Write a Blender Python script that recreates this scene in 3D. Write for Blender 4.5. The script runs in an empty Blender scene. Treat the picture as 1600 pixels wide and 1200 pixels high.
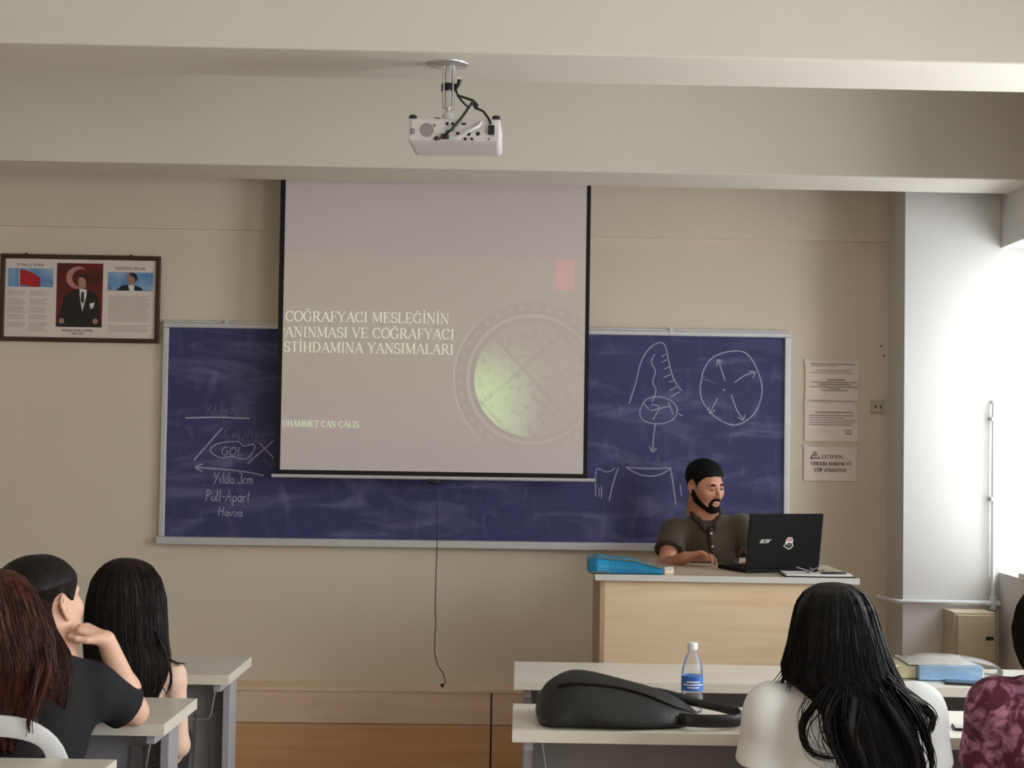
import bpy, math, random
import numpy as np
from mathutils import Matrix, Vector

random.seed(7)
rng = np.random.RandomState(7)
scn = bpy.context.scene
C = scn.collection

# ------------------------------------------------------------------ camera
F_PX, CAM_H = 2400.0, 1.534
PITCH, ROLL, YAW = math.radians(2.0), 0.0155, math.radians(0.4)
cam_d = bpy.data.cameras.new('camera')
cam_d.sensor_fit = 'HORIZONTAL'; cam_d.sensor_width = 36.0
cam_d.lens = 36.0 * F_PX / 1600.0
cam = bpy.data.objects.new('camera', cam_d); C.objects.link(cam)
CR = Matrix.Rotation(YAW, 3, 'Z') @ Matrix.Rotation(math.pi/2 + PITCH, 3, 'X') @ Matrix.Rotation(ROLL, 3, 'Z')
cam.matrix_world = Matrix.Translation((0, 0, CAM_H)) @ CR.to_4x4()
scn.camera = cam

# ------------------------------------------------------------------ world: bright overcast daylight
world = bpy.data.worlds.new('world'); scn.world = world; world.use_nodes = True
bg = world.node_tree.nodes['Background']
bg.inputs[0].default_value = (0.93, 0.97, 1.0, 1); bg.inputs[1].default_value = 11.0

# ------------------------------------------------------------------ exposure
vs = scn.view_settings
vs.view_transform = 'Standard'; vs.look = 'None'; vs.exposure = 0.0; vs.gamma = 1.0
vs.use_curve_mapping = False

# daylight enters through the windows of the right wall; portals only guide the sampling
XR, XL, YB, ZC = 2.165, -3.7, -2.6, 3.15
WIN = [(6.34, 6.98), (3.6, 5.2), (0.5, 2.5), (-2.4, -0.4)]
WZ0, WZ1 = 0.96, 2.43
for i, (y0, y1) in enumerate(WIN):
    ld = bpy.data.lights.new('window_portal', 'AREA'); ld.shape = 'RECTANGLE'
    ld.size = y1 - y0; ld.size_y = WZ1 - WZ0; ld.cycles.is_portal = True
    lo = bpy.data.objects.new('window_portal', ld); C.objects.link(lo)
    lo.matrix_world = Matrix.Translation((XR + 0.26, (y0+y1)/2, (WZ0+WZ1)/2)) @ Matrix(((0,0,1,0),(1,0,0,0),(0,1,0,0),(0,0,0,1)))

def at(px, py, Y):
    """point of the plane y = Y seen at a pixel of the 1600x1200 photograph"""
    d = CR @ Vector(((px-800)/F_PX, -(py-600)/F_PX, -1.0))
    t = Y / d.y
    return np.array((t*d.x, Y, CAM_H + t*d.z))

# the front wall (and the beams parallel to it) is turned a little against the rows of desks
TH, WY = 0.03, 7.18
WM = Matrix.Translation((0, WY, 0)) @ Matrix.Rotation(TH, 4, 'Z')     # local x along wall, -y into the room

# ------------------------------------------------------------------ materials
def lin(c):
    return tuple(((v/255.0)/12.92 if v/255.0 <= 0.04045 else ((v/255.0+0.055)/1.055)**2.4) for v in c) + (1.0,)
MATS = {}
def pmat(name, col, rough=0.6, var=0.0, scale=8.0, bump=0.0, bscale=60.0, stretch=None, metal=0.0, spec=0.5, col2=None, emit=None, es=1.0, trans=0.0, sheen=0.0, detail=4.0, coat=0.0):
    m = bpy.data.materials.new(name); m.use_nodes = True
    nt = m.node_tree; N = nt.nodes; L = nt.links
    b = N['Principled BSDF']
    c = lin(col)
    b.inputs['Base Color'].default_value = c
    b.inputs['Roughness'].default_value = rough
    b.inputs['Metallic'].default_value = metal
    b.inputs['Specular IOR Level'].default_value = spec
    if sheen: b.inputs['Sheen Weight'].default_value = sheen
    if coat: b.inputs['Coat Weight'].default_value = coat
    if trans: b.inputs['Transmission Weight'].default_value = trans
    if emit is not None:
        b.inputs['Emission Color'].default_value = lin(emit); b.inputs['Emission Strength'].default_value = es
    tc = N.new('ShaderNodeTexCoord'); mp = N.new('ShaderNodeMapping')
    L.new(tc.outputs['Object'], mp.inputs[0])
    if stretch: mp.inputs['Scale'].default_value = stretch
    if var or col2 is not None:
        no = N.new('ShaderNodeTexNoise'); no.inputs['Scale'].default_value = scale; no.inputs['Detail'].default_value = detail
        L.new(mp.outputs[0], no.inputs['Vector'])
        rp = N.new('ShaderNodeValToRGB')
        if col2 is not None: c2 = lin(col2)
        else: c2 = tuple(max(0, v*(1-var)) for v in c[:3]) + (1,)
        rp.color_ramp.elements[0].position = 0.33; rp.color_ramp.elements[1].position = 0.67
        rp.color_ramp.elements[0].color = c2; rp.color_ramp.elements[1].color = c
        L.new(no.outputs[0], rp.inputs[0]); L.new(rp.outputs[0], b.inputs['Base Color'])
    if bump:
        nb = N.new('ShaderNodeTexNoise'); nb.inputs['Scale'].default_value = bscale; nb.inputs['Detail'].default_value = 3
        L.new(mp.outputs[0], nb.inputs['Vector'])
        bp = N.new('ShaderNodeBump'); bp.inputs['Strength'].default_value = bump; bp.inputs['Distance'].default_value = 0.01
        L.new(nb.outputs[0], bp.inputs['Height']); L.new(bp.outputs[0], b.inputs['Normal'])
    MATS[name] = m
    return m
M = MATS
pmat('wall_paint', (220, 206, 186), 0.7, 0.05, 1.3, 0.08, 90)
pmat('beam_paint', (216, 209, 197), 0.75, 0.05, 1.1, 0.06, 80)
pmat('ceiling_paint', (232, 228, 216), 0.8, 0.03, 2)
pmat('column_paint', (208, 206, 203), 0.6, 0.04, 1.5, 0.05, 90)
pmat('floor_vinyl', (170, 157, 140), 0.5, 0.25, 5)
pmat('panel_wood_pale', (236, 208, 182), 0.45, col2=(228, 198, 170), scale=4, stretch=(0.7, 6, 9))
pmat('panel_wood_brown', (226, 178, 136), 0.4, col2=(214, 162, 118), scale=4, stretch=(0.6, 6, 7))
pmat('gap_dark', (30, 16, 12), 0.8)
pmat('aluminium', (205, 202, 205), 0.42, 0.06, 20, metal=0.35)
pmat('steel', (215, 212, 212), 0.28, 0.05, 10, metal=0.85)
pmat('pipe_white', (225, 228, 232), 0.35, 0.04, 6)
pmat('desk_top', (220, 212, 201), 0.32, col2=(211, 202, 189), scale=5, stretch=(0.8, 9, 9))
pmat('desk_edge', (226, 217, 203), 0.45, 0.05, 6)
pmat('desk_metal', (176, 170, 176), 0.45, 0.06, 8)
pmat('desk_panel', (160, 156, 160), 0.5, 0.08, 6, bump=0.1, bscale=200)
pmat('podium_wood', (222, 196, 164), 0.42, col2=(212, 182, 148), scale=5, stretch=(0.5, 5, 6))
pmat('podium_side', (178, 150, 122), 0.5, col2=(166, 138, 110), scale=5, stretch=(4, 4, 1))
pmat('podium_top', (196, 176, 152), 0.35, 0.06, 6)
pmat('podium_edge', (200, 194, 188), 0.4, 0.04, 8)
pmat('black_fabric', (24, 22, 22), 0.9, 0.3, 30, 0.2, 250)
pmat('black_plastic', (20, 18, 19), 0.38, 0.2, 20)
pmat('black_leather', (22, 21, 22), 0.5, 0.3, 12, 0.12, 160)
pmat('white_plastic', (216, 214, 214), 0.35, 0.03, 8)
pmat('cream_plastic', (196, 186, 158), 0.4, 0.04, 10)
pmat('projector_white', (214, 206, 204), 0.4, 0.05, 12)
pmat('projector_grey', (150, 142, 142), 0.5, 0.06, 60)
pmat('box_cream', (196, 184, 156), 0.42, 0.05, 5)
pmat('frame_brown', (62, 40, 24), 0.4, 0.25, 20)
pmat('paper', (226, 212, 204), 0.75, 0.04, 6)
pmat('notice_paper', (240, 222, 213), 0.7, 0.05, 5)
pmat('ink', (92, 82, 80), 0.8, 0.1, 30)
pmat('ink_faint', (176, 160, 152), 0.8, 0.1, 30)
pmat('print_red', (190, 30, 42), 0.5, col2=(140, 20, 32), scale=9)
pmat('print_darkred', (132, 22, 24), 0.5, col2=(74, 18, 18), scale=5)
pmat('print_blue', (44, 112, 182), 0.5, col2=(140, 172, 200), scale=14)
pmat('print_black', (20, 16, 18), 0.45, 0.2, 20)
pmat('print_skin', (176, 136, 116), 0.5, 0.3, 40)
pmat('print_white', (226, 220, 216), 0.5, 0.05, 10)
pmat('print_crescent', (196, 130, 118), 0.5, 0.3, 12)
pmat('chalk', (176, 176, 200), 0.95, 0.25, 120)
pmat('chalk_faint', (116, 116, 150), 0.95, 0.3, 90)
pmat('laptop_black', (13, 11, 12), 0.6, 0.2, 30, spec=0.2)
pmat('bag_blue', (10, 132, 176), 0.5, col2=(14, 112, 156), scale=9, bump=0.25, bscale=30)
pmat('bag_grey', (110, 112, 100), 0.6, 0.1, 20)
pmat('eraser', (222, 206, 176), 0.8, 0.1, 40)
pmat('screen_glass', (12, 12, 16), 0.12)
pmat('label_blue', (52, 110, 196), 0.4, 0.12, 60)
pmat('cap_white', (232, 230, 232), 0.35, 0.03, 20)
pmat('book_blue', (140, 176, 216), 0.5, 0.1, 20)
pmat('book_cream', (226, 212, 176), 0.6, 0.1, 12)
pmat('brochure', (228, 224, 214), 0.45, col2=(190, 186, 190), scale=30)
pmat('sticker_red', (206, 90, 84), 0.5, 0.1, 60)
pmat('skin_man', (198, 138, 110), 0.5, 0.08, 14, 0.03, 300)
pmat('skin_fair', (232, 184, 158), 0.5, 0.05, 10, 0.03, 300)
pmat('skin_pale', (240, 200, 178), 0.5, 0.05, 10, 0.03, 300)
pmat('lips', (176, 104, 92), 0.5, 0.08, 60)
pmat('eye_white', (150, 138, 130), 0.25, 0.03, 40)
pmat('eye_iris', (36, 24, 18), 0.2, 0.2, 90)
pmat('hair_short', (15, 11, 11), 0.7, 0.3, 200, 0.8, 260, spec=0.2)
pmat('hair_beard', (24, 16, 14), 0.8, 0.3, 200, 0.8, 400, spec=0.2)
pmat('polo', (70, 58, 42), 0.85, 0.16, 14, 0.25, 260, sheen=0.15)
pmat('polo_trim', (60, 49, 35), 0.85, 0.1, 30, 0.2, 300)
pmat('tee_white', (242, 240, 240), 0.85, 0.05, 10, 0.25, 22)
pmat('tee_black', (24, 24, 30), 0.9, 0.2, 20, 0.2, 40)
pmat('top_dark', (46, 38, 44), 0.9, 0.1, 20)
pmat('denim', (52, 62, 84), 0.85, 0.2, 60, 0.2, 300)
pmat('trousers_dark', (40, 38, 42), 0.85, 0.15, 40)
pmat('shoe', (60, 56, 56), 0.5, 0.2, 30)
for nm, ca, cb in (('hair_black', (20, 15, 15), (9, 7, 8)), ('hair_brown', (40, 25, 22), (17, 11, 11)), ('hair_dark', (26, 18, 16), (13, 9, 9)), ('hair_red', (84, 40, 28), (42, 20, 16)), ('hair_chestnut', (64, 32, 24), (30, 17, 14))):
    pmat(nm, ca, 0.5, col2=cb, scale=1.0, stretch=(90, 90, 5), bump=0.4, bscale=2.2, spec=0.22)
# floral top
m = pmat('floral', (112, 40, 66), 0.85, 0.1, 8)
nt = m.node_tree
vo = nt.nodes.new('ShaderNodeTexNoise'); vo.inputs['Scale'].default_value = 24; vo.inputs['Detail'].default_value = 3; vo.inputs['Distortion'].default_value = 1.2
rp = nt.nodes.new('ShaderNodeValToRGB'); rp.color_ramp.elements[0].position = 0.36; rp.color_ramp.elements[0].color = lin((176, 116, 140))
rp.color_ramp.elements[1].position = 0.56; rp.color_ramp.elements[1].color = lin((86, 26, 48))
tc = nt.nodes.new('ShaderNodeTexCoord'); nt.links.new(tc.outputs['Object'], vo.inputs['Vector'])
nt.links.new(vo.outputs[0], rp.inputs[0]); nt.links.new(rp.outputs[0], nt.nodes['Principled BSDF'].inputs['Base Color'])
# clear plastic / window glass: mostly see-through with a gloss
def clear(name, tint, gloss=0.12, rough=0.08, haze=0.0):
    m = bpy.data.materials.new(name); m.use_nodes = True; nt = m.node_tree; nt.nodes.clear()
    o = nt.nodes.new('ShaderNodeOutputMaterial'); mx = nt.nodes.new('ShaderNodeMixShader')
    t = nt.nodes.new('ShaderNodeBsdfTransparent'); t.inputs[0].default_value = tint
    g = nt.nodes.new('ShaderNodeBsdfGlossy'); g.inputs['Roughness'].default_value = rough
    lw = nt.nodes.new('ShaderNodeLayerWeight'); lw.inputs[0].default_value = gloss
    nt.links.new(lw.outputs['Fresnel'], mx.inputs[0]); nt.links.new(t.outputs[0], mx.inputs[1]); nt.links.new(g.outputs[0], mx.inputs[2])
    if haze:
        df = nt.nodes.new('ShaderNodeBsdfTranslucent'); df.inputs[0].default_value = (.9, .9, .92, 1); d2_ = nt.nodes.new('ShaderNodeBsdfDiffuse'); d2_.inputs[0].default_value = (.9, .9, .92, 1)
        m1 = nt.nodes.new('ShaderNodeMixShader'); m1.inputs[0].default_value = .6; nt.links.new(df.outputs[0], m1.inputs[1]); nt.links.new(d2_.outputs[0], m1.inputs[2])
        m2 = nt.nodes.new('ShaderNodeMixShader'); m2.inputs[0].default_value = haze; nt.links.new(mx.outputs[0], m2.inputs[1]); nt.links.new(m1.outputs[0], m2.inputs[2]); mx = m2
    nt.links.new(mx.outputs[0], o.inputs[0]); MATS[name] = m
clear('window_glass', (0.97, 0.98, 0.98, 1), 0.05, 0.02)
clear('bottle_plastic', (0.95, 0.96, 0.97, 1), 0.22, 0.12, 0.10)
clear('plastic_film', (0.95, 0.94, 0.91, 1), 0.14, 0.2, 0.05)

# blackboard: blue with wiped chalk dust
m = pmat('board_blue', (40, 40, 80), 0.6)
nt = m.node_tree; N = nt.nodes; L = nt.links; b = N['Principled BSDF']
tc = N.new('ShaderNodeTexCoord')
def dust(scale, stretch, rot, dist, lo, hi):
    mp = N.new('ShaderNodeMapping'); mp.inputs['Scale'].default_value = stretch; mp.inputs['Rotation'].default_value = rot
    L.new(tc.outputs['Object'], mp.inputs[0])
    no = N.new('ShaderNodeTexNoise'); no.inputs['Scale'].default_value = scale; no.inputs['Detail'].default_value = 5
    no.inputs['Distortion'].default_value = dist; L.new(mp.outputs[0], no.inputs['Vector'])
    mr = N.new('ShaderNodeMapRange'); mr.inputs[1].default_value = lo; mr.inputs[2].default_value = hi; L.new(no.outputs[0], mr.inputs[0])
    return mr.outputs[0]
d1 = dust(2.2, (1, 1, 4), (0, 0.5, 0), 1.6, 0.48, 0.78)
d2 = dust(5.0, (3, 1, 1), (0, -0.35, 0), 1.2, 0.56, 0.85)
d3 = dust(0.9, (1, 1, 1), (0, 0, 0), 0.4, 0.25, 0.8)
def mth(op, a, c):
    n = N.new('ShaderNodeMath'); n.operation = op
    for i, v in enumerate((a, c)):
        if isinstance(v, (int, float)): n.inputs[i].default_value = v
        else: L.new(v, n.inputs[i])
    return n.outputs[0]
tot = mth('ADD', mth('MULTIPLY', d1, 0.26), mth('ADD', mth('MULTIPLY', d2, 0.2), mth('MULTIPLY', d3, 0.08)))
mx = N.new('ShaderNodeMix'); mx.data_type = 'RGBA'
L.new(tot, mx.inputs[0]); mx.inputs[6].default_value = lin((40, 41, 94)); mx.inputs[7].default_value = lin((164, 164, 210))
L.new(mx.outputs[2], b.inputs['Base Color'])

# projection screen: white fabric that carries the projected slide (object x, z = metres on the wall)
m = pmat('screen_fabric', (206, 194, 188), 0.9)
nt = m.node_tree; N = nt.nodes; L = nt.links; b = N['Principled BSDF']
tc = N.new('ShaderNodeTexCoord'); sp = N.new('ShaderNodeSeparateXYZ'); L.new(tc.outputs['Object'], sp.inputs[0])
U, Zc = sp.outputs[0], sp.outputs[2]
def step(v, e, w=0.004):
    n = N.new('ShaderNodeMapRange'); n.interpolation_type = 'SMOOTHSTEP'
    L.new(v, n.inputs[0]); n.inputs[1].default_value = e - w; n.inputs[2].default_value = e + w
    return n.outputs[0]
def inv(v): return mth('SUBTRACT', 1.0, v)
def band(v, lo, hi, w=0.004): return mth('MULTIPLY', step(v, lo, w), inv(step(v, hi, w)))
def scaled(col, fac):
    n = N.new('ShaderNodeVectorMath'); n.operation = 'SCALE'; n.inputs[0].default_value = col; L.new(fac, n.inputs['Scale']); return n.outputs[0]
def vadd(a, c):
    n = N.new('ShaderNodeVectorMath'); n.operation = 'ADD'; L.new(a, n.inputs[0]); L.new(c, n.inputs[1]); return n.outputs[0]
GX, GZ = 0.035, 1.800
du, dz = mth('SUBTRACT', U, GX), mth('SUBTRACT', Zc, GZ)
rr = mth('SQRT', mth('ADD', mth('MULTIPLY', du, du), mth('MULTIPLY', dz, dz)), 0)
ang = mth('ARCTAN2', dz, du)
slide = band(Zc, 1.50, 2.355)
black = mth('SUBTRACT', 1.0, slide)
lower = inv(step(Zc, 1.66, 0.10))
e = scaled((0.030, 0.027, 0.012), mth('MULTIPLY', slide, inv(lower)))
e = vadd(e, scaled((0.030, 0.018, 0.024), mth('MULTIPLY', slide, lower)))
e = vadd(e, scaled((0.018, 0.012, 0.022), black))
rightfade = inv(step(U, 0.18, 0.16))
mark = mth('MULTIPLY', band(U, 0.135, 0.222), band(Zc, 2.21, 2.352, 0.008))
e = vadd(e, scaled((0.13, -0.012, 0.012), mark))
ringpos = mth('MULTIPLY', slide, 1.0)
teeth = mth('GREATER_THAN', mth('SINE', mth('MULTIPLY', ang, 34.0), 0), 0.1)
e = vadd(e, scaled((-0.045, -0.045, -0.035), mth('MULTIPLY', ringpos, band(rr, 0.298, 0.352, 0.006))))
e = vadd(e, scaled((0.055, 0.055, 0.045), mth('MULTIPLY', ringpos, mth('MULTIPLY', teeth, band(rr, 0.316, 0.338, 0.003)))))
e = vadd(e, scaled((0.05, 0.055, 0.035), mth('MULTIPLY', ringpos, mth('MULTIPLY', band(rr, 0.283, 0.298, 0.004), rightfade))))
e = vadd(e, scaled((0.10, 0.10, 0.07), mth('MULTIPLY', ringpos, mth('MULTIPLY', band(rr, 0.350, 0.357, 0.003), inv(step(U, -0.2, 0.08))))))
e = vadd(e, scaled((-0.04, -0.04, -0.03), mth('MULTIPLY', ringpos, band(rr, 0.262, 0.283, 0.004))))
globe = mth('MULTIPLY', slide, inv(step(rr, 0.262, 0.004)))
lit = mth('MULTIPLY', globe, mth('MULTIPLY', inv(step(U, -0.03, 0.16)), inv(step(Zc, 1.87, 0.14))))
e = vadd(e, scaled((0.16, 0.30, 0.10), lit))
mpn = N.new('ShaderNodeMapping'); mpn.inputs['Rotation'].default_value = (0, 0.72, 0); mpn.inputs['Scale'].default_value = (1, 1, 1)
L.new(tc.outputs['Object'], mpn.inputs[0])
no = N.new('ShaderNodeTexNoise'); no.inputs['Scale'].default_value = 26; no.inputs['Detail'].default_value = 8; no.inputs['Roughness'].default_value = 0.75
L.new(mpn.outputs[0], no.inputs['Vector'])
land = mth('MULTIPLY', globe, step(no.outputs[0], 0.56, 0.05))
e = vadd(e, scaled((-0.09, -0.12, -0.06), land))
wv = N.new('ShaderNodeTexWave'); wv.inputs['Scale'].default_value = 1.3; wv.inputs['Distortion'].default_value = 0.6; wv.bands_direction = 'X'; L.new(mpn.outputs[0], wv.inputs['Vector'])
e = vadd(e, scaled((-0.05, -0.07, -0.04), mth('MULTIPLY', globe, inv(step(wv.outputs[1], 0.010, 0.008)))))
wv2 = N.new('ShaderNodeTexWave'); wv2.inputs['Scale'].default_value = 0.9; wv2.inputs['Distortion'].default_value = 0.6; wv2.bands_direction = 'Z'; L.new(mpn.outputs[0], wv2.inputs['Vector'])
e = vadd(e, scaled((-0.045, -0.06, -0.03), mth('MULTIPLY', globe, inv(step(wv2.outputs[1], 0.006, 0.005)))))
mxv = N.new('ShaderNodeVectorMath'); mxv.operation = 'MAXIMUM'; L.new(e, mxv.inputs[0]); mxv.inputs[1].default_value = (0, 0, 0)
L.new(mxv.outputs[0], b.inputs['Emission Color']); b.inputs['Emission Strength'].default_value = 1.0
pmat('slide_text', (206, 196, 186), 0.9, emit=(150, 165, 140), es=1.0)

# ------------------------------------------------------------------ mesh helpers
class MB:
    def __init__(s): s.v = []; s.f = []; s.sm = []
    def add(s, vs_, fs, smooth=False):
        o = len(s.v); s.v += [tuple(map(float, p)) for p in vs_]
        s.f += [tuple(i+o for i in q) for q in fs]; s.sm += [smooth]*len(fs); return s
    def box(s, x0, x1, y0, y1, z0, z1):
        v = [(x, y, z) for z in (z0, z1) for y in (y0, y1) for x in (x0, x1)]
        return s.add(v, [(0,2,3,1), (4,5,7,6), (0,1,5,4), (2,6,7,3), (0,4,6,2), (1,3,7,5)])
    def tube(s, pts, r, n=8, cap=True, flat=1.0):
        P = [np.array(p, float) for p in pts]; k = len(P)
        rs = r if hasattr(r, '__len__') else [r]*k
        vsx = []; prev = None
        for i in range(k):
            t = P[min(i+1, k-1)] - P[max(i-1, 0)]; t = t/(np.linalg.norm(t)+1e-9)
            if prev is None:
                a = np.array((0, 0, 1.)) if abs(t[2]) < .9 else np.array((1., 0, 0))
            else: a = prev
            u = a - t*np.dot(a, t); u = u/(np.linalg.norm(u)+1e-9); w = np.cross(t, u); prev = u
            for j in range(n):
                q = 2*math.pi*j/n
                vsx.append(P[i] + rs[i]*(math.cos(q)*u + flat*math.sin(q)*w))
        fs = [(i*n+j, i*n+(j+1) % n, (i+1)*n+(j+1) % n, (i+1)*n+j) for i in range(k-1) for j in range(n)]
        s.add(vsx, fs, True)
        if cap:
            s.add(vsx[:n], [tuple(reversed(range(n)))]); s.add(vsx[-n:], [tuple(range(n))])
        return s
    def lathe(s, prof, c=(0, 0, 0), n=24, axis='Z'):
        vsx = []
        for (r, z) in prof:
            for j in range(n):
                q = 2*math.pi*j/n; p = (r*math.cos(q), r*math.sin(q), z)
                if axis == 'Y': p = (p[0], -p[2], p[1])
                if axis == 'X': p = (p[2], p[0], p[1])
                vsx.append((p[0]+c[0], p[1]+c[1], p[2]+c[2]))
        k = len(prof)
        s.add(vsx, [(i*n+j, i*n+(j+1) % n, (i+1)*n+(j+1) % n, (i+1)*n+j) for i in range(k-1) for j in range(n)], True)
        s.add(vsx[:n], [tuple(reversed(range(n)))]); s.add(vsx[-n:], [tuple(range(n))])
        return s
    def plate(s, poly, y, th):
        """polygon in local (x, z), front face at y, thickness th away from the viewer (+y)"""
        n = len(poly)
        v = [(p[0], y, p[1]) for p in poly] + [(p[0], y+th, p[1]) for p in poly]
        return s.add(v, [tuple(range(n)), tuple(reversed(range(n, 2*n)))] + [(i, i+n, (i+1) % n+n, (i+1) % n) for i in range(n)])
    def ribbon(s, pts, w, y, th=0.0006):
        """stroke of width w (number or list) in the local x-z plane, with a little thickness"""
        P = [np.array(p, float) for p in pts]; k = len(P)
        if k < 2: return s
        ws = w if hasattr(w, '__len__') else [w]*k
        a, c = [], []
        for i in range(k):
            t = P[min(i+1, k-1)] - P[max(i-1, 0)]; l = np.linalg.norm(t)+1e-9
            nrm = np.array((-t[1], t[0]))/l*ws[i]/2
            a.append(P[i]+nrm); c.append(P[i]-nrm)
        v = [(p[0], y, p[1]) for p in a] + [(p[0], y, p[1]) for p in c] + [(p[0], y+th, p[1]) for p in a] + [(p[0], y+th, p[1]) for p in c]
        fs = []
        for i in range(k-1):
            fs += [(i, i+1, k+i+1, k+i), (2*k+i, 2*k+i+1, i+1, i), (k+i, k+i+1, 3*k+i+1, 3*k+i)]
        return s.add(v, fs)
    def build(s, name, mat, parent=None, bevel=0.0, smooth=False):
        me = bpy.data.meshes.new(name); me.from_pydata(s.v, [], s.f); me.update()
        me.polygons.foreach_set('use_smooth', [bool(x or smooth) for x in s.sm])
        me.materials.append(M[mat])
        o = bpy.data.objects.new(name, me); C.objects.link(o)
        if parent is not None: o.parent = parent
        if bevel:
            bm = o.modifiers.new('bevel', 'BEVEL'); bm.width = bevel; bm.segments = 2; bm.limit_method = 'ANGLE'
        return o
def box(name, mat, parent, x0, x1, y0, y1, z0, z1, bevel=0.0):
    return MB().box(x0, x1, y0, y1, z0, z1).build(name, mat, parent, bevel)
def tag(o, label=None, cat=None, group=None, kind=None):
    if label: o['label'] = label
    if cat: o['category'] = cat
    if group: o['group'] = group
    if kind: o['kind'] = kind
    return o
def thing(name, label, cat, group=None, loc=(0, 0, 0), rz=0.0, mat=None):
    o = bpy.data.objects.new(name, None); C.objects.link(o); o.empty_display_size = 0.05
    if mat is not None: o.matrix_world = mat
    else: o.location = loc; o.rotation_euler = (0, 0, rz)
    return tag(o, label, cat, group)
def wallthing(name, label, cat, u, z, n=0.0, group=None):
    """an Empty on the front wall: local x along it, local z up, -y into the room"""
    return thing(name, label, cat, group, mat=WM @ Matrix.Translation((u, -n, z)))
def onwall(o):
    o.matrix_world = WM; return o

# ------------------------------------------------------------------ the setting
tag(box('floor', 'floor_vinyl', None, XL-.2, XR+.3, YB-.2, 7.7, -0.1, 0), 'dull brown grey floor of the classroom', kind='structure')
tag(box('ceiling', 'ceiling_paint', None, XL-.2, XR+.3, YB-.2, 7.7, ZC, ZC+.1), 'pale ceiling above the beams', kind='structure')
tag(box('wall_left', 'wall_paint', None, XL-.2, XL, YB-.2, 7.7, 0, ZC), 'cream side wall opposite the windows', kind='structure')
tag(box('wall_back', 'wall_paint', None, XL-.2, XR+.3, YB-.2, YB, 0, ZC), 'cream back wall of the classroom', kind='structure')
wf = MB().box(-4.0, 2.6, 0, .25, 0, ZC).build('wall_front', 'wall_paint')
onwall(wf); tag(wf, 'cream front wall behind the blackboard', kind='structure')
wb = MB().box(-4.0, 1.72, -.022, 0, 2.482, ZC).build('upper_band', 'wall_paint', wf)
co = MB().box(1.72, 2.6, -.27, 0, 0, ZC).build('wall_column', 'column_paint'); onwall(co); tag(co, 'white column in the corner lit by the window', kind='structure')
wr = MB()
ys = [YB-.2] + [v for w in reversed(WIN) for v in w] + [7.6]
for i in range(0, len(ys), 2): wr.box(XR, XR+.27, ys[i], ys[i+1], 0, ZC)
for (y0, y1) in WIN:
    wr.box(XR, XR+.27, y0, y1, 0, WZ0); wr.box(XR, XR+.27, y0, y1, WZ1, ZC)
tag(wr.build('wall_right', 'column_paint'), 'white window wall on the right', kind='structure')
for i, (y0, y1) in enumerate(WIN):
    w = MB()
    X = XR + .2
    for a, c in ((y0, y0+.05), (y1-.05, y1), ((y0+y1)/2-.03, (y0+y1)/2+.03)): w.box(X, X+.05, a, c, WZ0, WZ1)
    w.box(X, X+.05, y0+.05, y1-.05, WZ0, WZ0+.05); w.box(X, X+.05, y0+.05, y1-.05, WZ1-.05, WZ1)
    wo = w.build('window_%d' % (i+1), 'white_plastic'); tag(wo, 'white framed window in the right wall', kind='structure')
    for a, c in ((y0+.05, (y0+y1)/2-.03), ((y0+y1)/2+.03, y1-.05)): box('pane', 'window_glass', wo, X+.02, X+.026, a, c, WZ0+.05, WZ1-.05)
    box('window_sill', 'white_plastic', wo, XR-.03, XR+.2, y0-.0, y1-(.36 if i == 0 else .05), WZ0, WZ0+.03, 0.004)
# ceiling beams
for i, (n0, n1, zb, lb) in enumerate(((.38, .74, 2.66, 'wide ceiling beam right in front of the screen'), (2.33, 2.69, 2.664, 'near ceiling beam that carries the projector'))):
    bo = MB().box(-4.2, 2.5, -n1, -n0, zb, ZC).build('ceiling_beam', 'beam_paint', None, 0.006); onwall(bo); tag(bo, lb, kind='structure')
# wooden ledge along the foot of the front wall
lg = wallthing('trim_1', None, None, 0, 0); tag(lg, 'low wood clad ledge along the foot of the front wall', kind='structure')
box('ledge_top', 'panel_wood_pale', lg, -3.9, 1.72, -.185, 0, .376, .392, 0.003)
for a, c in ((-3.3, -1.72), (-1.715, -.1285), (-.1215, 1.0), (1.005, 1.72)):
    box('panel', 'panel_wood_pale', lg, a, c, -.18, -.02, .234, .376, 0.002)
    box('panel', 'panel_wood_brown', lg, a, c, -.176, -.02, .0, .231, 0.002)
box('backing', 'gap_dark', lg, -3.3, 1.72, -.165, -.0, .0, .37)
# low platform under the teacher's desk
pf = box('floor_platform', 'panel_wood_brown', None, .12, 2.1, 5.72, 6.92, 0, .2, .004); tag(pf, 'low wooden platform under the teaching desk', kind='structure')

# ------------------------------------------------------------------ lettering
def arc(cx, cy, rx, ry, a0, a1, n=14):
    return [(cx+rx*math.cos(math.radians(a0+(a1-a0)*i/n)), cy+ry*math.sin(math.radians(a0+(a1-a0)*i/n))) for i in range(n+1)]
TK, TN = 0.135, 0.055
def V(x, a=0., c=1., w=TK): return ([(x, a), (x, c)], w)
def Hh(y, a, c, w=TN): return ([(a, y), (c, y)], w)
def Ln(x0, y0, x1, y1, w): return ([(x0, y0), (x1, y1)], w)
SER = .11
def sf(*xy): return [([(x-SER, y), (x+SER, y)], TN) for x, y in xy]
breve = [(arc(.38, 1.32, .17, .16, 200, 340, 8), TN*1.2)]
ced = [([(.36, 0), (.42, -.1), (.36, -.22), (.26, -.2)], TN*1.2)]
dia = [([(.25, 1.2), (.25, 1.32)], .1), ([(.5, 1.2), (.5, 1.32)], .1)]
_C = [(arc(.38, .5, .33, .5, 42, 318, 18), 'v'), Ln(.63, .98, .63, .68, TN)]
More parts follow.
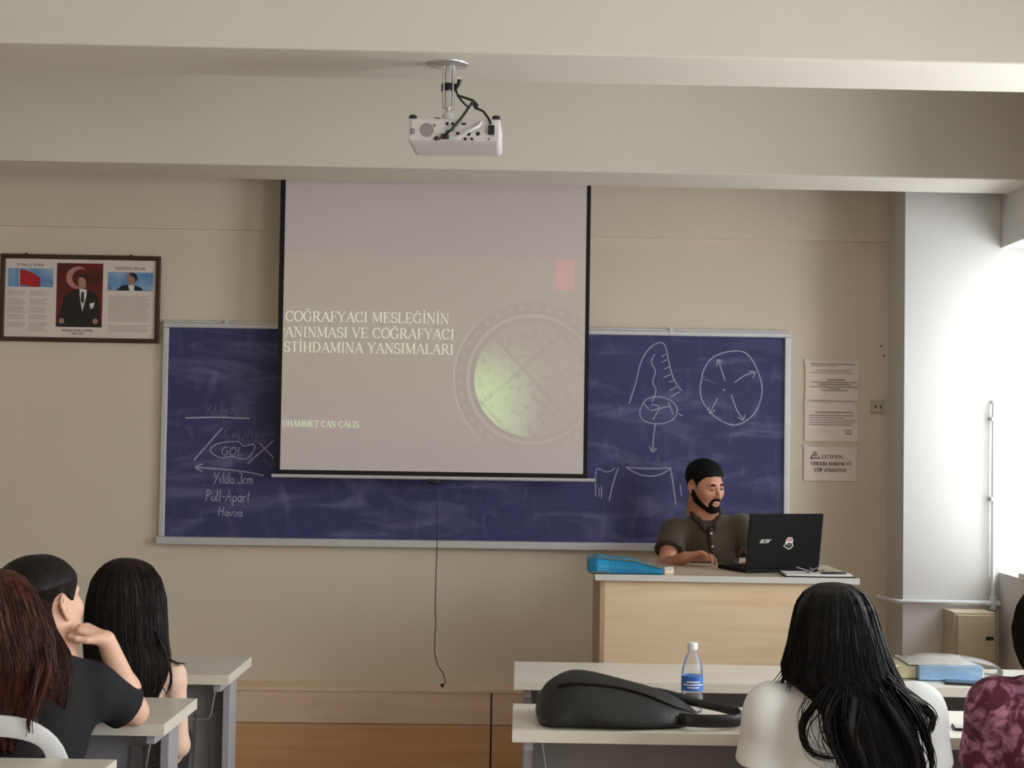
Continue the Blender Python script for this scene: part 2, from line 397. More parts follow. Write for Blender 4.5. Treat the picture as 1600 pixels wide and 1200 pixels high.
_G = [(arc(.38, .5, .33, .5, 42, 300, 18), 'v'), Ln(.63, .98, .63, .7, TN), V(.62, .04, .42)] + sf((.62, .42))
_S = [(arc(.29, .74, .21, .26, 40, 250, 10) + arc(.29, .25, .24, .25, 88, -150, 12), 'v'), Ln(.48, .98, .48, .7, TN), Ln(.06, .3, .06, .02, TN)]
_I = [V(.17)] + sf((.17, 0), (.17, 1))
_O = [(arc(.39, .5, .34, .5, 0, 360, 22), 'v')]
_U = [V(.14, .3), ([(.14, .3)] + arc(.37, .3, .23, .3, 180, 360, 10), 'v'), V(.6, .3, 1, TN)] + sf((.14, 1), (.6, 1))
SERIF = {
 'A': (.76, [Ln(.07, 0, .37, 1, TN), Ln(.37, 1, .68, 0, TK), Hh(.35, .17, .58)] + sf((.07, 0), (.68, 0))),
 'B': (.66, [V(.14), (arc(.3, .76, .24, .24, 90, -90), 'v'), (arc(.3, .26, .28, .26, 90, -90), 'v'), Hh(1, .03, .3), Hh(.51, .14, .3), Hh(0, .03, .3)]),
 'C': (.72, _C), 'Ç': (.72, _C + ced),
 'D': (.76, [V(.14), (arc(.28, .5, .38, .5, 90, -90), 'v'), Hh(1, .03, .3), Hh(0, .03, .3)]),
 'E': (.66, [V(.14), Hh(1, .03, .56), Hh(.5, .14, .42), Hh(0, .03, .58), Ln(.56, 1, .56, .8, TN), Ln(.58, 0, .58, .22, TN), Ln(.43, .4, .43, .6, TN)]),
 'F': (.6, [V(.14), Hh(1, .03, .55), Hh(.5, .14, .42), Ln(.55, 1, .55, .8, TN), Ln(.43, .4, .43, .6, TN)] + sf((.14, 0))),
 'G': (.78, _G), 'Ğ': (.78, _G + breve),
 'H': (.78, [V(.14), V(.62), Hh(.5, .14, .62)] + sf((.14, 0), (.14, 1), (.62, 0), (.62, 1))),
 'I': (.36, _I), 'İ': (.36, _I + [([(.17, 1.16), (.17, 1.3)], .13)]),
 'K': (.74, [V(.14), Ln(.18, .4, .58, 1, TN), Ln(.3, .55, .64, 0, TK)] + sf((.14, 0), (.14, 1), (.64, 0), (.58, 1))),
 'L': (.62, [V(.14), Hh(0, .03, .56), Ln(.56, 0, .56, .25, TN)] + sf((.14, 1))),
 'M': (.92, [V(.12, 0, 1, TN), Ln(.12, 1, .44, .06, TK), Ln(.44, .06, .76, 1, TN), V(.78)] + sf((.12, 0), (.78, 0), (.1, 1), (.8, 1))),
 'N': (.78, [V(.12, 0, 1, TN), Ln(.12, 1, .64, 0, TK), V(.64, 0, 1, TN)] + sf((.12, 0), (.1, 1), (.64, 1))),
 'O': (.78, _O), 'Ö': (.78, _O + dia),
 'P': (.62, [V(.14), (arc(.28, .73, .26, .27, 90, -90), 'v'), Hh(1, .03, .3), Hh(.46, .14, .3)] + sf((.14, 0))),
 'R': (.72, [V(.14), (arc(.28, .74, .25, .26, 90, -90), 'v'), Hh(1, .03, .3), Hh(.48, .14, .3), Ln(.33, .48, .64, 0, TK)] + sf((.14, 0), (.66, 0))),
 'S': (.58, _S), 'Ş': (.58, _S + [([(.3, 0), (.36, -.1), (.3, -.22), (.2, -.2)], TN*1.2)]),
 'T': (.68, [V(.34), Hh(1, .04, .64), Ln(.04, 1, .04, .8, TN), Ln(.64, 1, .64, .8, TN)] + sf((.34, 0))),
 'U': (.74, _U), 'Ü': (.74, _U + dia),
 'V': (.72, [Ln(.07, 1, .37, 0, TK), Ln(.37, 0, .65, 1, TN)] + sf((.07, 1), (.65, 1))),
 'Y': (.72, [Ln(.07, 1, .36, .45, TK), Ln(.65, 1, .36, .45, TN), V(.36, 0, .45)] + sf((.07, 1), (.65, 1), (.36, 0))),
 'Z': (.64, [Hh(1, .06, .58), Ln(.58, 1, .05, 0, TK), Hh(0, .05, .6)]),
 '.': (.24, [([(.1, 0), (.1, .12)], .12)]), ' ': (.32, []),
 '1': (.4, _I), '8': (.5, [(arc(.25, .75, .19, .25, 0, 360), 'v'), (arc(.25, .26, .22, .26, 0, 360), 'v')]),
 '3': (.5, [(arc(.22, .75, .2, .25, 150, -90), 'v'), (arc(.22, .26, .23, .26, 90, -150), 'v')]),
 '9': (.5, [(arc(.25, .68, .2, .3, 0, 360), 'v'), ([(.45, .68), (.4, .3), (.2, 0)], TK*.8)]), '-': (.4, [Hh(.4, .05, .35, .08)]),
}
def text_width(s, font, sp): return sum(font[ch][0] for ch in s)*1.0 + sp*(len(s)-1)
def serif_text(mb, s, x, z, h, y, width=None, sp=.03, bold=1.0):
    k = h if width is None else width/text_width(s, SERIF, sp)
    for ch in s:
        w, st = SERIF[ch]
        for pts, wd in st:
            P = [(x+p[0]*k, z+p[1]*h) for p in pts]
            if wd == 'v':
                ws = []
                for i in range(len(pts)):
                    a, c = pts[max(i-1, 0)], pts[min(i+1, len(pts)-1)]
                    dx, dy = c[0]-a[0], c[1]-a[1]; l = math.hypot(dx, dy)+1e-9
                    ws.append((TN+(TK-TN)*abs(dy)/l)*h*bold)
            else: ws = wd*h*bold
            mb.ribbon(P, ws, y)
        x += (w+sp)*k
HAND = {
 'Y': (.6, [[(0, 1), (.28, .5)], [(.55, 1.02), (.1, -.1)]]), 'ı': (.22, [[(.05, .5), (.04, .08), (.14, 0)]]), 'l': (.22, [[(.08, 1), (.05, .1), (.16, 0)]]),
 'd': (.5, [arc(.2, .24, .18, .24, 20, 340, 10), [(.4, 1), (.38, 0)]]), 'a': (.46, [arc(.2, .24, .18, .24, 20, 340, 10), [(.38, .46), (.37, .05), (.46, 0)]]),
 '9': (.46, [arc(.2, .72, .17, .25, 0, 360, 10), [(.37, .72), (.32, 0)]]), '3': (.44, [arc(.18, .75, .17, .22, 140, -80, 8)+arc(.18, .27, .2, .26, 80, -140, 8)]),
 'c': (.4, [arc(.2, .24, .18, .24, 50, 310, 8)]), 'm': (.72, [[(.03, 0), (.05, .45)], arc(.17, .32, .12, .16, 170, 0, 5)+[(.3, 0)], arc(.42, .32, .12, .16, 170, 0, 5)+[(.56, 0)]]),
 'Ç': (.6, [arc(.3, .5, .27, .48, 50, 310, 10), [(.3, 0), (.34, -.15)]]), 'e': (.42, [[(.03, .25), (.36, .28)]+arc(.2, .25, .17, .24, 10, 310, 9)]),
 'k': (.42, [[(.06, 1), (.04, 0)], [(.34, .5), (.06, .22), (.36, 0)]]), '-': (.36, [[(.04, .4), (.32, .42)]]), 'A': (.6, [[(0, 0), (.27, 1), (.52, 0)], [(.1, .4), (.44, .4)]]),
 'y': (.42, [[(.03, .48), (.18, .05)], [(.36, .5), (.06, -.4)]]), 'r': (.32, [[(.05, .48), (.05, 0)], [(.05, .3), (.15, .46), (.3, .44)]]),
 'H': (.62, [[(.05, 1), (.03, 0)], [(.48, 1.02), (.47, 0)], [(.04, .5), (.5, .52)]]), 'v': (.4, [[(.02, .48), (.17, 0), (.36, .5)]]), 'z': (.4, [[(.04, .46), (.34, .46), (.04, 0), (.36, .02)]]),
 'G': (.62, [arc(.3, .5, .26, .48, 50, 350, 12)+[(.34, .45)]]), 'Ö': (.6, [arc(.27, .48, .24, .46, 0, 360, 14), [(.17, 1.1), (.18, 1.16)], [(.36, 1.1), (.37, 1.16)]]), 'L': (.5, [[(.06, 1), (.04, .02), (.42, 0)]]),
 'P': (.5, [[(.07, 1), (.05, -.02)], arc(.08, .74, .32, .25, 90, -90, 8)]), 'u': (.44, [[(.03, .46), (.06, .08), (.2, 0), (.34, .1), (.35, .47), (.36, .02)]]),
 'p': (.44, [[(.06, .48), (.03, -.42)], arc(.2, .24, .16, .22, 170, -170, 9)]), 't': (.36, [[(.17, .85), (.15, .08), (.28, 0)], [(.03, .55), (.3, .57)]]),
 'V': (.55, [[(.02, 1), (.24, 0), (.5, 1)]]), 'n': (.44, [[(.04, 0), (.05, .45)], arc(.19, .3, .14, .17, 160, 0, 6)+[(.34, 0)]]), 'o': (.44, [arc(.2, .24, .18, .24, 0, 360, 10)]), ' ': (.3, []),
}
def hand_text(mb, s, x, z, h, y, w, slant=.0, rise=0.0, width=None):
    k = h if width is None else width/sum(HAND[c][0]+.05 for c in s)
    x0 = x
    for ch in s:
        wd, st = HAND[ch]
        for pts in st:
            mb.ribbon([(x+(p[0]+slant*p[1])*k+rng.uniform(-.01, .01)*h, z+rise*(x-x0)+p[1]*h+rng.uniform(-.015, .015)*h) for p in pts], w, y)
        x += (wd+.05)*k

# pixel -> local wall coordinates of an object on the front wall
CAMP = Vector((0, 0, CAM_H))
def wl(px, py, n=0.0):
    d = CR @ Vector(((px-800)/F_PX, -(py-600)/F_PX, -1.0))
    nn = Vector((-math.sin(TH), math.cos(TH), 0)); p0 = Vector((0, WY, 0)) - nn*n
    q = CAMP + d*(nn.dot(p0-CAMP)/nn.dot(d))
    return ((q-p0).dot(Vector((math.cos(TH), math.sin(TH), 0))), q.z)

# ------------------------------------------------------------------ blackboard
BU0, BU1, BZ0, BZ1 = -1.672, 1.25, 1.02, 2.047
bb = wallthing('blackboard', 'long blue blackboard with chalk drawings in a pale aluminium frame', 'blackboard', 0, 0)
box('board_surface', 'board_blue', bb, BU0+.02, BU1-.02, -.022, -.002, BZ0+.03, BZ1-.025)
box('frame_rail', 'aluminium', bb, BU0, BU1, -.034, -.001, BZ1-.026, BZ1-.004, .003)
box('frame_lip', 'aluminium', bb, BU0, BU1, -.018, -.001, BZ1-.004, BZ1+.008, .002)
box('frame_rail', 'aluminium', bb, BU0, BU0+.026, -.034, -.001, BZ0+.034, BZ1-.026, .003)
box('frame_rail', 'aluminium', bb, BU1-.026, BU1, -.034, -.001, BZ0+.034, BZ1-.026, .003)
box('chalk_tray', 'aluminium', bb, BU0-.006, BU1+.004, -.055, -.001, BZ0-.002, BZ0+.034, .004)
for uu in (-1.38, .69): box('clip', 'aluminium', bb, uu-.008, uu+.008, -.037, -.034, BZ1-.02, BZ1+.012, .001)
YB_ = -.0226
def chalk(pxs, w=.006, name='chalk_drawing', mat='chalk', closed=False):
    P = [wl(x, y, .022) for x, y in pxs]
    if closed: P.append(P[0])
    # smooth the hand-drawn stroke
    Q = []
    for i in range(len(P)-1):
        p0, p1, p2, p3 = (np.array(P[max(i-1, 0)]), np.array(P[i]), np.array(P[i+1]), np.array(P[min(i+2, len(P)-1)]))
        for t in np.linspace(0, 1, 5, endpoint=False):
            Q.append(.5*((2*p1)+(-p0+p2)*t+(2*p0-5*p1+4*p2-p3)*t*t+(-p0+3*p1-3*p2+p3)*t**3))
    Q.append(np.array(P[-1]))
    mb = MB().ribbon(Q, w, YB_)
    return mb
def draw(name, strokes, mat='chalk', w=.005):
    mb = MB()
    for s in strokes:
        q = chalk(s, w); mb.add(q.v, q.f)
    return mb.build(name, mat, bb)
def write(s, px, py, hpx, wpx, w=.0045, rise=0.0, slant=.1, mat='chalk'):
    u0, z0 = wl(px, py, .022); h = hpx/338.0
    k = wpx/338.0/sum(HAND[c][0]+.05 for c in s)
    for wd in s.split(' '):
        tw = sum(HAND[c][0]+.05 for c in wd)*k
        mb = MB(); hand_text(mb, wd, u0, z0, h, YB_, w, slant, rise, tw); mb.build('chalk_word', mat, bb)
        u0 += tw + .35*k
write('Yılda 9cm', 319, 650, 18, 70, .004, mat='chalk_faint')
draw('chalk_line', [[(290, 653), (340, 652), (391, 654)]], w=.007)
write('Çek-Ayır', 350, 685, 17, 66, .004, mat='chalk_faint'); write('Havza', 371, 693, 13, 44, .0045, mat='chalk_faint')
for st_ in ([(347, 669), (303, 719)], [(428, 688), (386, 725)], [(405, 692), (428, 716)]): draw('chalk_line', [st_], w=.006)
draw('lake_outline', [[(331, 698), (345, 692), (372, 690), (381, 697), (395, 694), (398, 701), (388, 715), (378, 717), (362, 713), (345, 715), (331, 708), (329, 702), (331, 698)]])
write('GÖL', 345, 711, 13, 36, .004)
draw('chalk_arrow', [[(412, 743), (375, 736), (307, 730)], [(317, 725), (305, 730), (316, 736)]], w=.006)
write('Yılda 3cm', 333, 755, 17, 64, .0042); write('Pull-Apart', 321, 783, 18, 70, .0045); write('Havza', 341, 806, 14, 38, .0045)
draw('mountain_outline', [[(983, 631), (993, 600), (1000, 570), (1010, 550), (1025, 537), (1038, 538), (1044, 560), (1050, 585), (1057, 600), (1066, 611)]])
draw('hatching', [[(1040, 553), (1034, 558)], [(1042, 562), (1034, 566)], [(1046, 573), (1038, 577)], [(1048, 585), (1037, 590)], [(1053, 595), (1045, 597)], [(1058, 604), (1046, 610)], [(1062, 612), (1048, 620)]], w=.0045)
draw('stream_line', [[(1023, 553), (1018, 566), (1024, 580), (1020, 597), (1025, 610), (1019, 628)], [(1018, 632), (1030, 636), (1020, 656)], [(1016, 642), (1048, 634)]])
draw('pool_outline', [[(1000, 641), (1008, 626), (1025, 620), (1045, 624), (1058, 638), (1052, 655), (1032, 662), (1012, 660), (1001, 652), (1000, 641)], [(1006, 630), (1014, 640)], [(1044, 628), (1052, 648)], [(1060, 646), (1066, 650)]], w=.0045)
draw('chalk_arrow', [[(1024, 661), (1021, 685), (1020, 706)], [(1015, 698), (1020, 706), (1026, 700)]])
write('Volkan', 1008, 728, 15, 40, .004, mat='chalk_faint')
draw('crater_outline', [[(978, 730), (1010, 732), (1049, 731)], [(978, 730), (998, 741), (1018, 744), (1035, 740), (1049, 731)], [(966, 731), (958, 755), (952, 782)], [(1048, 732), (1052, 758), (1056, 788)]], w=.0052)
for st_ in ([(931, 776), (931, 738), (937, 733), (945, 737), (955, 736), (960, 731)], [(936, 762), (936, 776)], [(940, 760), (940, 778)], [(1063, 758), (1065, 775)]): draw('chalk_line', [st_], w=.0045)
draw('circle_outline', [[(1095, 600), (1099, 580), (1112, 560), (1135, 550), (1158, 549), (1172, 558), (1184, 580), (1191, 607), (1185, 635), (1172, 653), (1150, 664), (1128, 658), (1108, 642), (1096, 622), (1094, 600)]], w=.0055)
draw('chalk_arrow', [[(1133, 595), (1122, 562)], [(1120, 572), (1122, 562), (1128, 567)]]); draw('chalk_arrow', [[(1147, 598), (1165, 586), (1180, 582)], [(1170, 580), (1180, 582), (1176, 590)]])
draw('chalk_arrow', [[(1121, 622), (1110, 644)], [(1108, 634), (1109, 646), (1118, 640)]]); draw('chalk_arrow', [[(1143, 617), (1151, 640), (1161, 655)], [(1153, 652), (1161, 656), (1164, 648)]])
draw('chalk_arrow', [[(1118, 599), (1106, 594), (1096, 592)], [(1102, 588), (1096, 592)]], 'chalk_faint'); draw('chalk_dot', [[(1129, 609), (1133, 609)]], w=.007)

# ------------------------------------------------------------------ projection screen
SN = .2
ps = wallthing('projection_screen', 'pulled-down white projection screen with black side borders showing a slide', 'screen', 0, 0, SN)
SZ0, SZ1 = 1.352, 2.80
box('screen_fabric', 'screen_fabric', ps, -1.098, .274, 0, .002, SZ0+.022, SZ1)
box('side_border', 'black_fabric', ps, -1.121, -1.098, 0, .002, SZ0+.0, SZ1); box('side_border', 'black_fabric', ps, .274, .293, 0, .002, SZ0, SZ1)
box('bottom_border', 'black_fabric', ps, -1.098, .274, 0, .002, SZ0, SZ0+.022)
MB().tube([(-1.135, .001, SZ0-.006), (.328, .001, SZ0-.006)], .0085, 12).build('bottom_bar', 'aluminium', ps)
MB().tube([(-1.2, .05, SZ1+.02), (.37, .05, SZ1+.02)], .05, 16).build('roller_case', 'white_plastic', ps)
pl = MB(); hu, hz = wl(678, 753, SN); pl.lathe([(.012, -.012), (.03, -.006), (.036, 0), (.03, .006), (.012, .01)], (hu, 0, hz), 16); pl.build('pull_handle', 'black_plastic', ps)
MB().tube([(hu, -.0, hz+.022), (hu, .0, hz)], .004, 6).build('handle_loop', 'black_plastic', ps)
cp = [wl(x, y, SN) for x, y in ((681, 757), (683, 800), (683, 850), (681, 900), (680, 950), (681, 975), (679, 1000), (679, 1020), (684, 1040), (693, 1053), (696, 1066), (691, 1072))]
MB().tube([(p[0], 0, p[1]) for p in cp], .0022, 6).build('pull_cord', 'black_plastic', ps)
MB().lathe([(.003, 0), (.007, .004), (.007, .014), (.003, .018)], (cp[-1][0], 0, cp[-1][1]-.006), 10).build('cord_bead', 'black_plastic', ps)
def slide_line(s, x0, y0, x1, y1, hpx, bold=1.0):
    u0, z0 = wl(x0, y0, SN); u1, z1 = wl(x1, y1, SN)
    k = (u1-u0)/text_width(s, SERIF, .03); x = 0
    for wd in s.split(' '):
        tw = text_width(wd, SERIF, .03)*k
        mb = MB(); serif_text(mb, wd, x, 0, hpx/343.0, 0, tw, bold=bold)
        o = mb.build('slide_word', 'slide_text', ps); o.location = (u0, -.0012, (z0+z1)/2)
        x += tw + (.32+.06)*k
slide_line('COĞRAFYACI MESLEĞİNİN', 446, 503, 702, 504, 15.5)
slide_line('ANINMASI VE COĞRAFYACI', 445, 528, 710, 528, 15.5)
slide_line('STİHDAMINA YANSIMALARI', 443, 551, 709, 552, 15.5)
slide_line('UHAMMET CAN ÇALIŞ', 441, 667, 561, 667, 9.5, 1.15)
o = MB().ribbon([(-1.098, wl(440, 514, SN)[1]), (-1.088, wl(440, 514, SN)[1])], .004, 0).build('slide_text', 'slide_text', ps); o.location = (0, -.0012, 0)

# ------------------------------------------------------------------ framed poster
fp = wallthing('framed_poster', 'wide brown framed poster of three printed sheets with a portrait in the middle', 'framed poster', -2.432, 1.945, 0)
FW, FH, FB = .738, .406, .021
for nm, a in (('frame_rail', (0, FW, FH-FB, FH)), ('frame_rail', (0, FW, 0, FB)), ('frame_rail', (0, FB, FB, FH-FB)), ('frame_rail', (FW-FB, FW, FB, FH-FB))):
    box(nm, 'frame_brown', fp, a[0], a[1], -.024, -.001, a[2], a[3], .003)
box('backing_sheet', 'paper', fp, FB, FW-FB, -.012, -.002, FB, FH-FB)
for uu in (.115, .6): MB().lathe([(.003, 0), (.006, .003), (.003, .008)], (uu, -.01, FH), 8).build('hanging_hook', 'frame_brown', fp)
def quad(x0, x1, z0, z1): return [(x0, z0), (x1, z0), (x1, z1), (x0, z1)]
def pr(name, mat, poly, lay=1): return MB().plate(poly, -.012-.0005*lay, .0005).build(name, mat, fp)
# crop scale: photograph region 260 px = 1600, frame is ~1540 x 860 there
kx, kz = FW/1535.0, FH/855.0
def q(x, y): return ((x-22)*kx, FH-(y-42)*kz*.995)
def poly(*p): return [q(*a) for a in p]
pr('sky_print', 'print_blue', poly((92, 365), (525, 365), (525, 180), (92, 180)))
pr('flag_print', 'print_red', poly((205, 350), (235, 345), (290, 360), (400, 362), (402, 275), (330, 225), (260, 200), (205, 190)), 2)
pr('flag_pole', 'print_white', poly((198, 362), (205, 362), (205, 185), (198, 185)), 2)
pr('portrait_print', 'print_darkred', poly((560, 752), (1003, 752), (1003, 122), (560, 122)))
cr = [q(760+110*math.cos(math.radians(a)), 265-110*math.sin(math.radians(a))) for a in range(60, 301, 12)] + [q(790+82*math.cos(math.radians(a)), 265-86*math.sin(math.radians(a))) for a in range(300, 59, -12)]
pr('crescent', 'print_crescent', cr, 2)
pr('suit', 'print_black', poly((562, 750), (1001, 750), (985, 640), (970, 470), (930, 410), (850, 375), (770, 372), (690, 410), (640, 450), (610, 560), (575, 680)), 3)
pr('portrait_head', 'print_skin', [q(812+46*math.cos(math.radians(a)), 305-68*math.sin(math.radians(a))) for a in range(0, 360, 20)], 4)
pr('portrait_hair', 'print_black', poly((770, 262), (790, 240), (830, 232), (862, 258), (864, 330), (845, 350), (840, 285), (812, 262)), 5)
pr('shirt', 'print_white', poly((780, 372), (850, 380), (850, 440), (812, 600), (798, 520), (784, 430)), 4)
pr('tie', 'print_black', poly((800, 405), (824, 405), (828, 500), (812, 520), (798, 490)), 5)
pr('pocket_square', 'print_white', poly((880, 520), (930, 505), (915, 560), (890, 572)), 4)
for a in (615, 940): pr('portrait_hand', 'print_skin', [q(a+26*math.cos(math.radians(t)), 692-28*math.sin(math.radians(t))) for t in range(0, 360, 30)], 4)
pr('sky_print', 'print_blue', poly((1050, 385), (1485, 385), (1485, 203), (1050, 203)))
pr('suit', 'print_black', poly((1135, 384), (1395, 384), (1370, 350), (1310, 330), (1240, 325), (1180, 340)), 2)
pr('portrait_head', 'print_skin', [q(1276+44*math.cos(math.radians(a)), 268-58*math.sin(math.radians(a))) for a in range(0, 360, 20)], 3)
pr('portrait_hair', 'print_black', poly((1255, 215), (1285, 205), (1325, 220), (1335, 260), (1318, 300), (1305, 250), (1270, 235)), 4)
pr('shirt', 'print_white', poly((1245, 330), (1308, 330), (1305, 384), (1262, 384)), 4)
def printtext(s, x0, x1, yb, hz_, bold=1.3):
    mb = MB(); a, z = q(x0, yb); serif_text(mb, s, a, z, hz_*kz, -.0128, (x1-x0)*kx, bold=bold); mb.build('print_text', 'ink', fp)
printtext('İSTİKLAL MARŞI', 175, 435, 158, 24); printtext('GENÇLİĞE HİTABE', 1120, 1415, 178, 24)
printtext('MUSTAFA KEMAL ATATÜRK', 622, 918, 795, 20); printtext('1881-1938', 715, 822, 824, 18)
for (x0, x1, ya, yb, gaps) in ((90, 285, 405, 760, (465, 550, 625, 698)), (300, 500, 405, 800, (465, 550, 625, 698)), (1060, 1480, 440, 800, (705,))):
    yy = ya; mb = MB()
    while yy < yb:
        if not any(abs(yy-g) < 9 for g in gaps):
            a, z = q(x0, yy); c, _ = q(x1-rng.uniform(5, 60), yy); mb.ribbon([(a, z), (c, z)], .0022, -.0126)
        yy += 13
    mb.build('print_lines', 'ink_faint', fp)

# ------------------------------------------------------------------ wall notices, socket
def notice(name, label, p0, p1, lines, dy=0.0):
    u0, z1 = wl(*p0); u1, z0 = wl(*p1)
    t = wallthing(name, label, 'notice', u0, z0, 0.001, 'printed notices taped beside the blackboard')
    W, H_ = u1-u0, z1-z0
    n = 8
    v = []
    for j in range(3):
        for i in range(n+1):
            v.append((W*i/n, -.002-.004*abs(math.sin(i*1.1+j+u0*9)), H_*j/2))
    back = [(a, -.0005, c) for a, _, c in v]
    fs = [(j*(n+1)+i, j*(n+1)+i+1, (j+1)*(n+1)+i+1, (j+1)*(n+1)+i) for j in range(2) for i in range(n)]
    mb = MB().add(v, fs, True).add(back, [tuple(reversed(f_)) for f_ in fs])
    mb.build('paper_sheet', 'notice_paper', t)
    for x in (0.0, W-.016): box('tape', 'print_white', t, x-.004, x+.02, -.0075, -.0065, H_-.014, H_+.008)
    tx = MB()
    for (a, c, zz, h) in lines: tx.ribbon([(a*W, zz*H_), (c*W, zz*H_)], h*H_, -.0072)
    if lines: tx.build('print_lines', 'ink_faint', t)
    return t, W, H_
notice('wall_notice', 'densely printed paper notice taped topmost of three right of the blackboard', (1258, 564), (1341, 626),
       [(.1, .95, .93, .035), (.1, .6, .88, .02), (.2, .85, .76, .025), (.1, .9, .7, .02), (.4, .75, .52, .05), (.12, .97, .46, .03), (.25, .85, .4, .035), (.08, .98, .34, .03), (.45, .65, .3, .03), (.3, .8, .25, .03)])
notice('wall_notice', 'half empty paper notice with one paragraph, middle of three right of the blackboard', (1257, 628), (1340, 690),
       [(.2, .9, .74, .035), (.08, .92, .66, .025), (.08, .75, .6, .02), (.08, .95, .54, .02), (.08, .93, .48, .02), (.08, .9, .42, .02), (.74, .88, .28, .03), (.76, .88, .2, .05)])
t, W, H_ = notice('wall_notice', 'paper warning notice with a triangle sign, lowest of three right of the blackboard', (1256, 698), (1338, 752), [])
mb = MB()
serif_text(mb, 'LÜTFEN', .33*W, .66*H_, .1*H_, -.0072, .4*W, bold=1.5)
serif_text(mb, 'YERLERE BARDAK VE', .12*W, .46*H_, .1*H_, -.0072, .78*W, bold=1.5)
serif_text(mb, 'ÇÖP ATMAYINIZ.', .2*W, .27*H_, .1*H_, -.0072, .62*W, bold=1.5)
mb.build('print_text', 'ink', t)
mb = MB(); mb.ribbon([(.12*W, .66*H_), (.3*W, .66*H_), (.21*W, .86*H_), (.12*W, .66*H_)], .006, -.0072); mb.ribbon([(.21*W, .78*H_), (.21*W, .72*H_)], .005, -.0072); mb.ribbon([(.21*W, .705*H_), (.21*W, .69*H_)], .005, -.0072)
mb.build('warning_triangle', 'ink', t)
u0, z1 = wl(1360, 626); u1, z0 = wl(1381, 645)
so = wallthing('wall_socket', 'small cream wall socket beside the printed notices', 'socket', (u0+u1)/2, (z0+z1)/2)
hw = (u1-u0)/2
box('back_plate', 'cream_plastic', so, -hw, hw, -.012, 0, -hw, hw, .003); box('socket_face', 'cream_plastic', so, -hw*.75, hw*.75, -.018, -.012, -hw*.75, hw*.75, .003)
for a in (-.012, .012): box('slot', 'gap_dark', so, a-.003, a+.003, -.0185, -.018, -.01, .008)
for i, (a, c) in enumerate(((1376, 541), (1381, 556))):
    u, z = wl(a, c); n_ = wallthing('wall_nail', ('tiny dark nail in the wall, upper one above the socket', 'tiny dark nail in the wall, lower one above the socket')[i], 'nail', u, z)
    MB().lathe([(.002, 0), (.002, .008), (.005, .009), (.004, .012)], (0, 0, 0), 8, 'Y').build('nail_head', 'frame_brown', n_)

# ------------------------------------------------------------------ column: pipes and electric box (axis: the wall's)
CN = .27
pp = wallthing('wall_pipe', 'thin white pipe running across and up the corner column', 'pipe', 0, 0, CN)
hz0 = wl(1470, 941, CN+.02)[1]; px_ = wl(1552, 800, CN+.02)[0]
MB().tube([(1.66, .2, hz0), (1.69, -.0, hz0), (1.70, -.02, hz0), (px_-.02, -.02, hz0)], .010, 10).build('horizontal_pipe', 'pipe_white', pp)
MB().tube([(px_+.02, -.02, hz0-.004), (2.15, -.03, hz0-.004)], .009, 10).build('horizontal_pipe', 'pipe_white', pp)
MB().tube([(px_, -.0, wl(1552, 628, CN)[1]), (px_, -.016, wl(1552, 628, CN)[1]+.0), (px_, -.02, wl(1552, 633, CN)[1]), (px_, -.02, hz0)], .0085, 10).build('vertical_pipe', 'pipe_white', pp)
MB().lathe([(.014, -.03), (.015, .03)], (px_, -.02, hz0), 12).build('tee_joint', 'pipe_white', pp)
MB().lathe([(.013, -.03), (.013, .03)], (px_, -.02, hz0-.002), 12, 'X').build('tee_joint', 'pipe_white', pp)
for yy in (655, 780): box('pipe_clamp', 'steel', pp, px_-.014, px_+.014, -.034, 0, wl(1552, yy, CN)[1]-.008, wl(1552, yy, CN)[1]+.008, .002)
eb = wallthing('electric_box', 'cream metal electric box in the window corner under the pipe', 'electric box', 0, 0, CN)
x0, z1 = wl(1473, 950, CN); x1 = 2.085; z0 = wl(1480, 1042, CN+.16)[1]
box('cabinet', 'box_cream', eb, x0, x1, -.16, 0, z0, z1, .004)
dr = box('cabinet_door', 'box_cream', eb, x0+.014, x1-.004, -.172, -.16, z0+.03, z1-.012, .003)
box('door_latch', 'black_plastic', dr, x1-.045, x1-.012, -.178, -.172, (z0+z1)/2-.0, (z0+z1)/2+.016, .002)
MB().lathe([(.008, -.006), (.008, .006)], (x0+.006, -.165, z0+.03), 10).build('hinge', 'black_plastic', eb)

# ------------------------------------------------------------------ ceiling projector
PJ = at(702, 100, 4.62); PJ[2] = 2.664
pj = thing('projector', 'white ceiling projector hanging from the near beam on a steel pole', 'projector', loc=tuple(PJ), rz=-.02)
MB().lathe([(.02, -.012), (.056, -.007), (.06, -.003), (.06, 0)], (0, 0, 0), 32).build('ceiling_plate', 'steel', pj)
po = MB(); po.lathe([(.0195, -.138), (.0195, -.008)], (0, 0, 0), 20)
po.build('pole', 'steel', pj)
for a in (-.014, .004, .014): MB().tube([(a, -.0195, -.136), (a, -.0195, -.01)], .0026, 6).build('pole_rib', 'steel', pj)
MB().lathe([(.022, -.085), (.023, -.08), (.023, -.066), (.022, -.062)], (0, 0, 0), 20).build('tape_band', 'black_fabric', pj)
MB().lathe([(.0075, -.155), (.0075, -.136)], (0, 0, 0), 14).build('swivel', 'steel', pj)
MB().lathe([(.012, -.178), (.019, -.172), (.019, -.154), (.012, -.150)], (0, 0, 0), 18).build('ball_joint', 'white_plastic', pj)
MB().box(-.075, .06, -.03, .1, -.184, -.178).build('mount_bracket', 'steel', pj, .002)
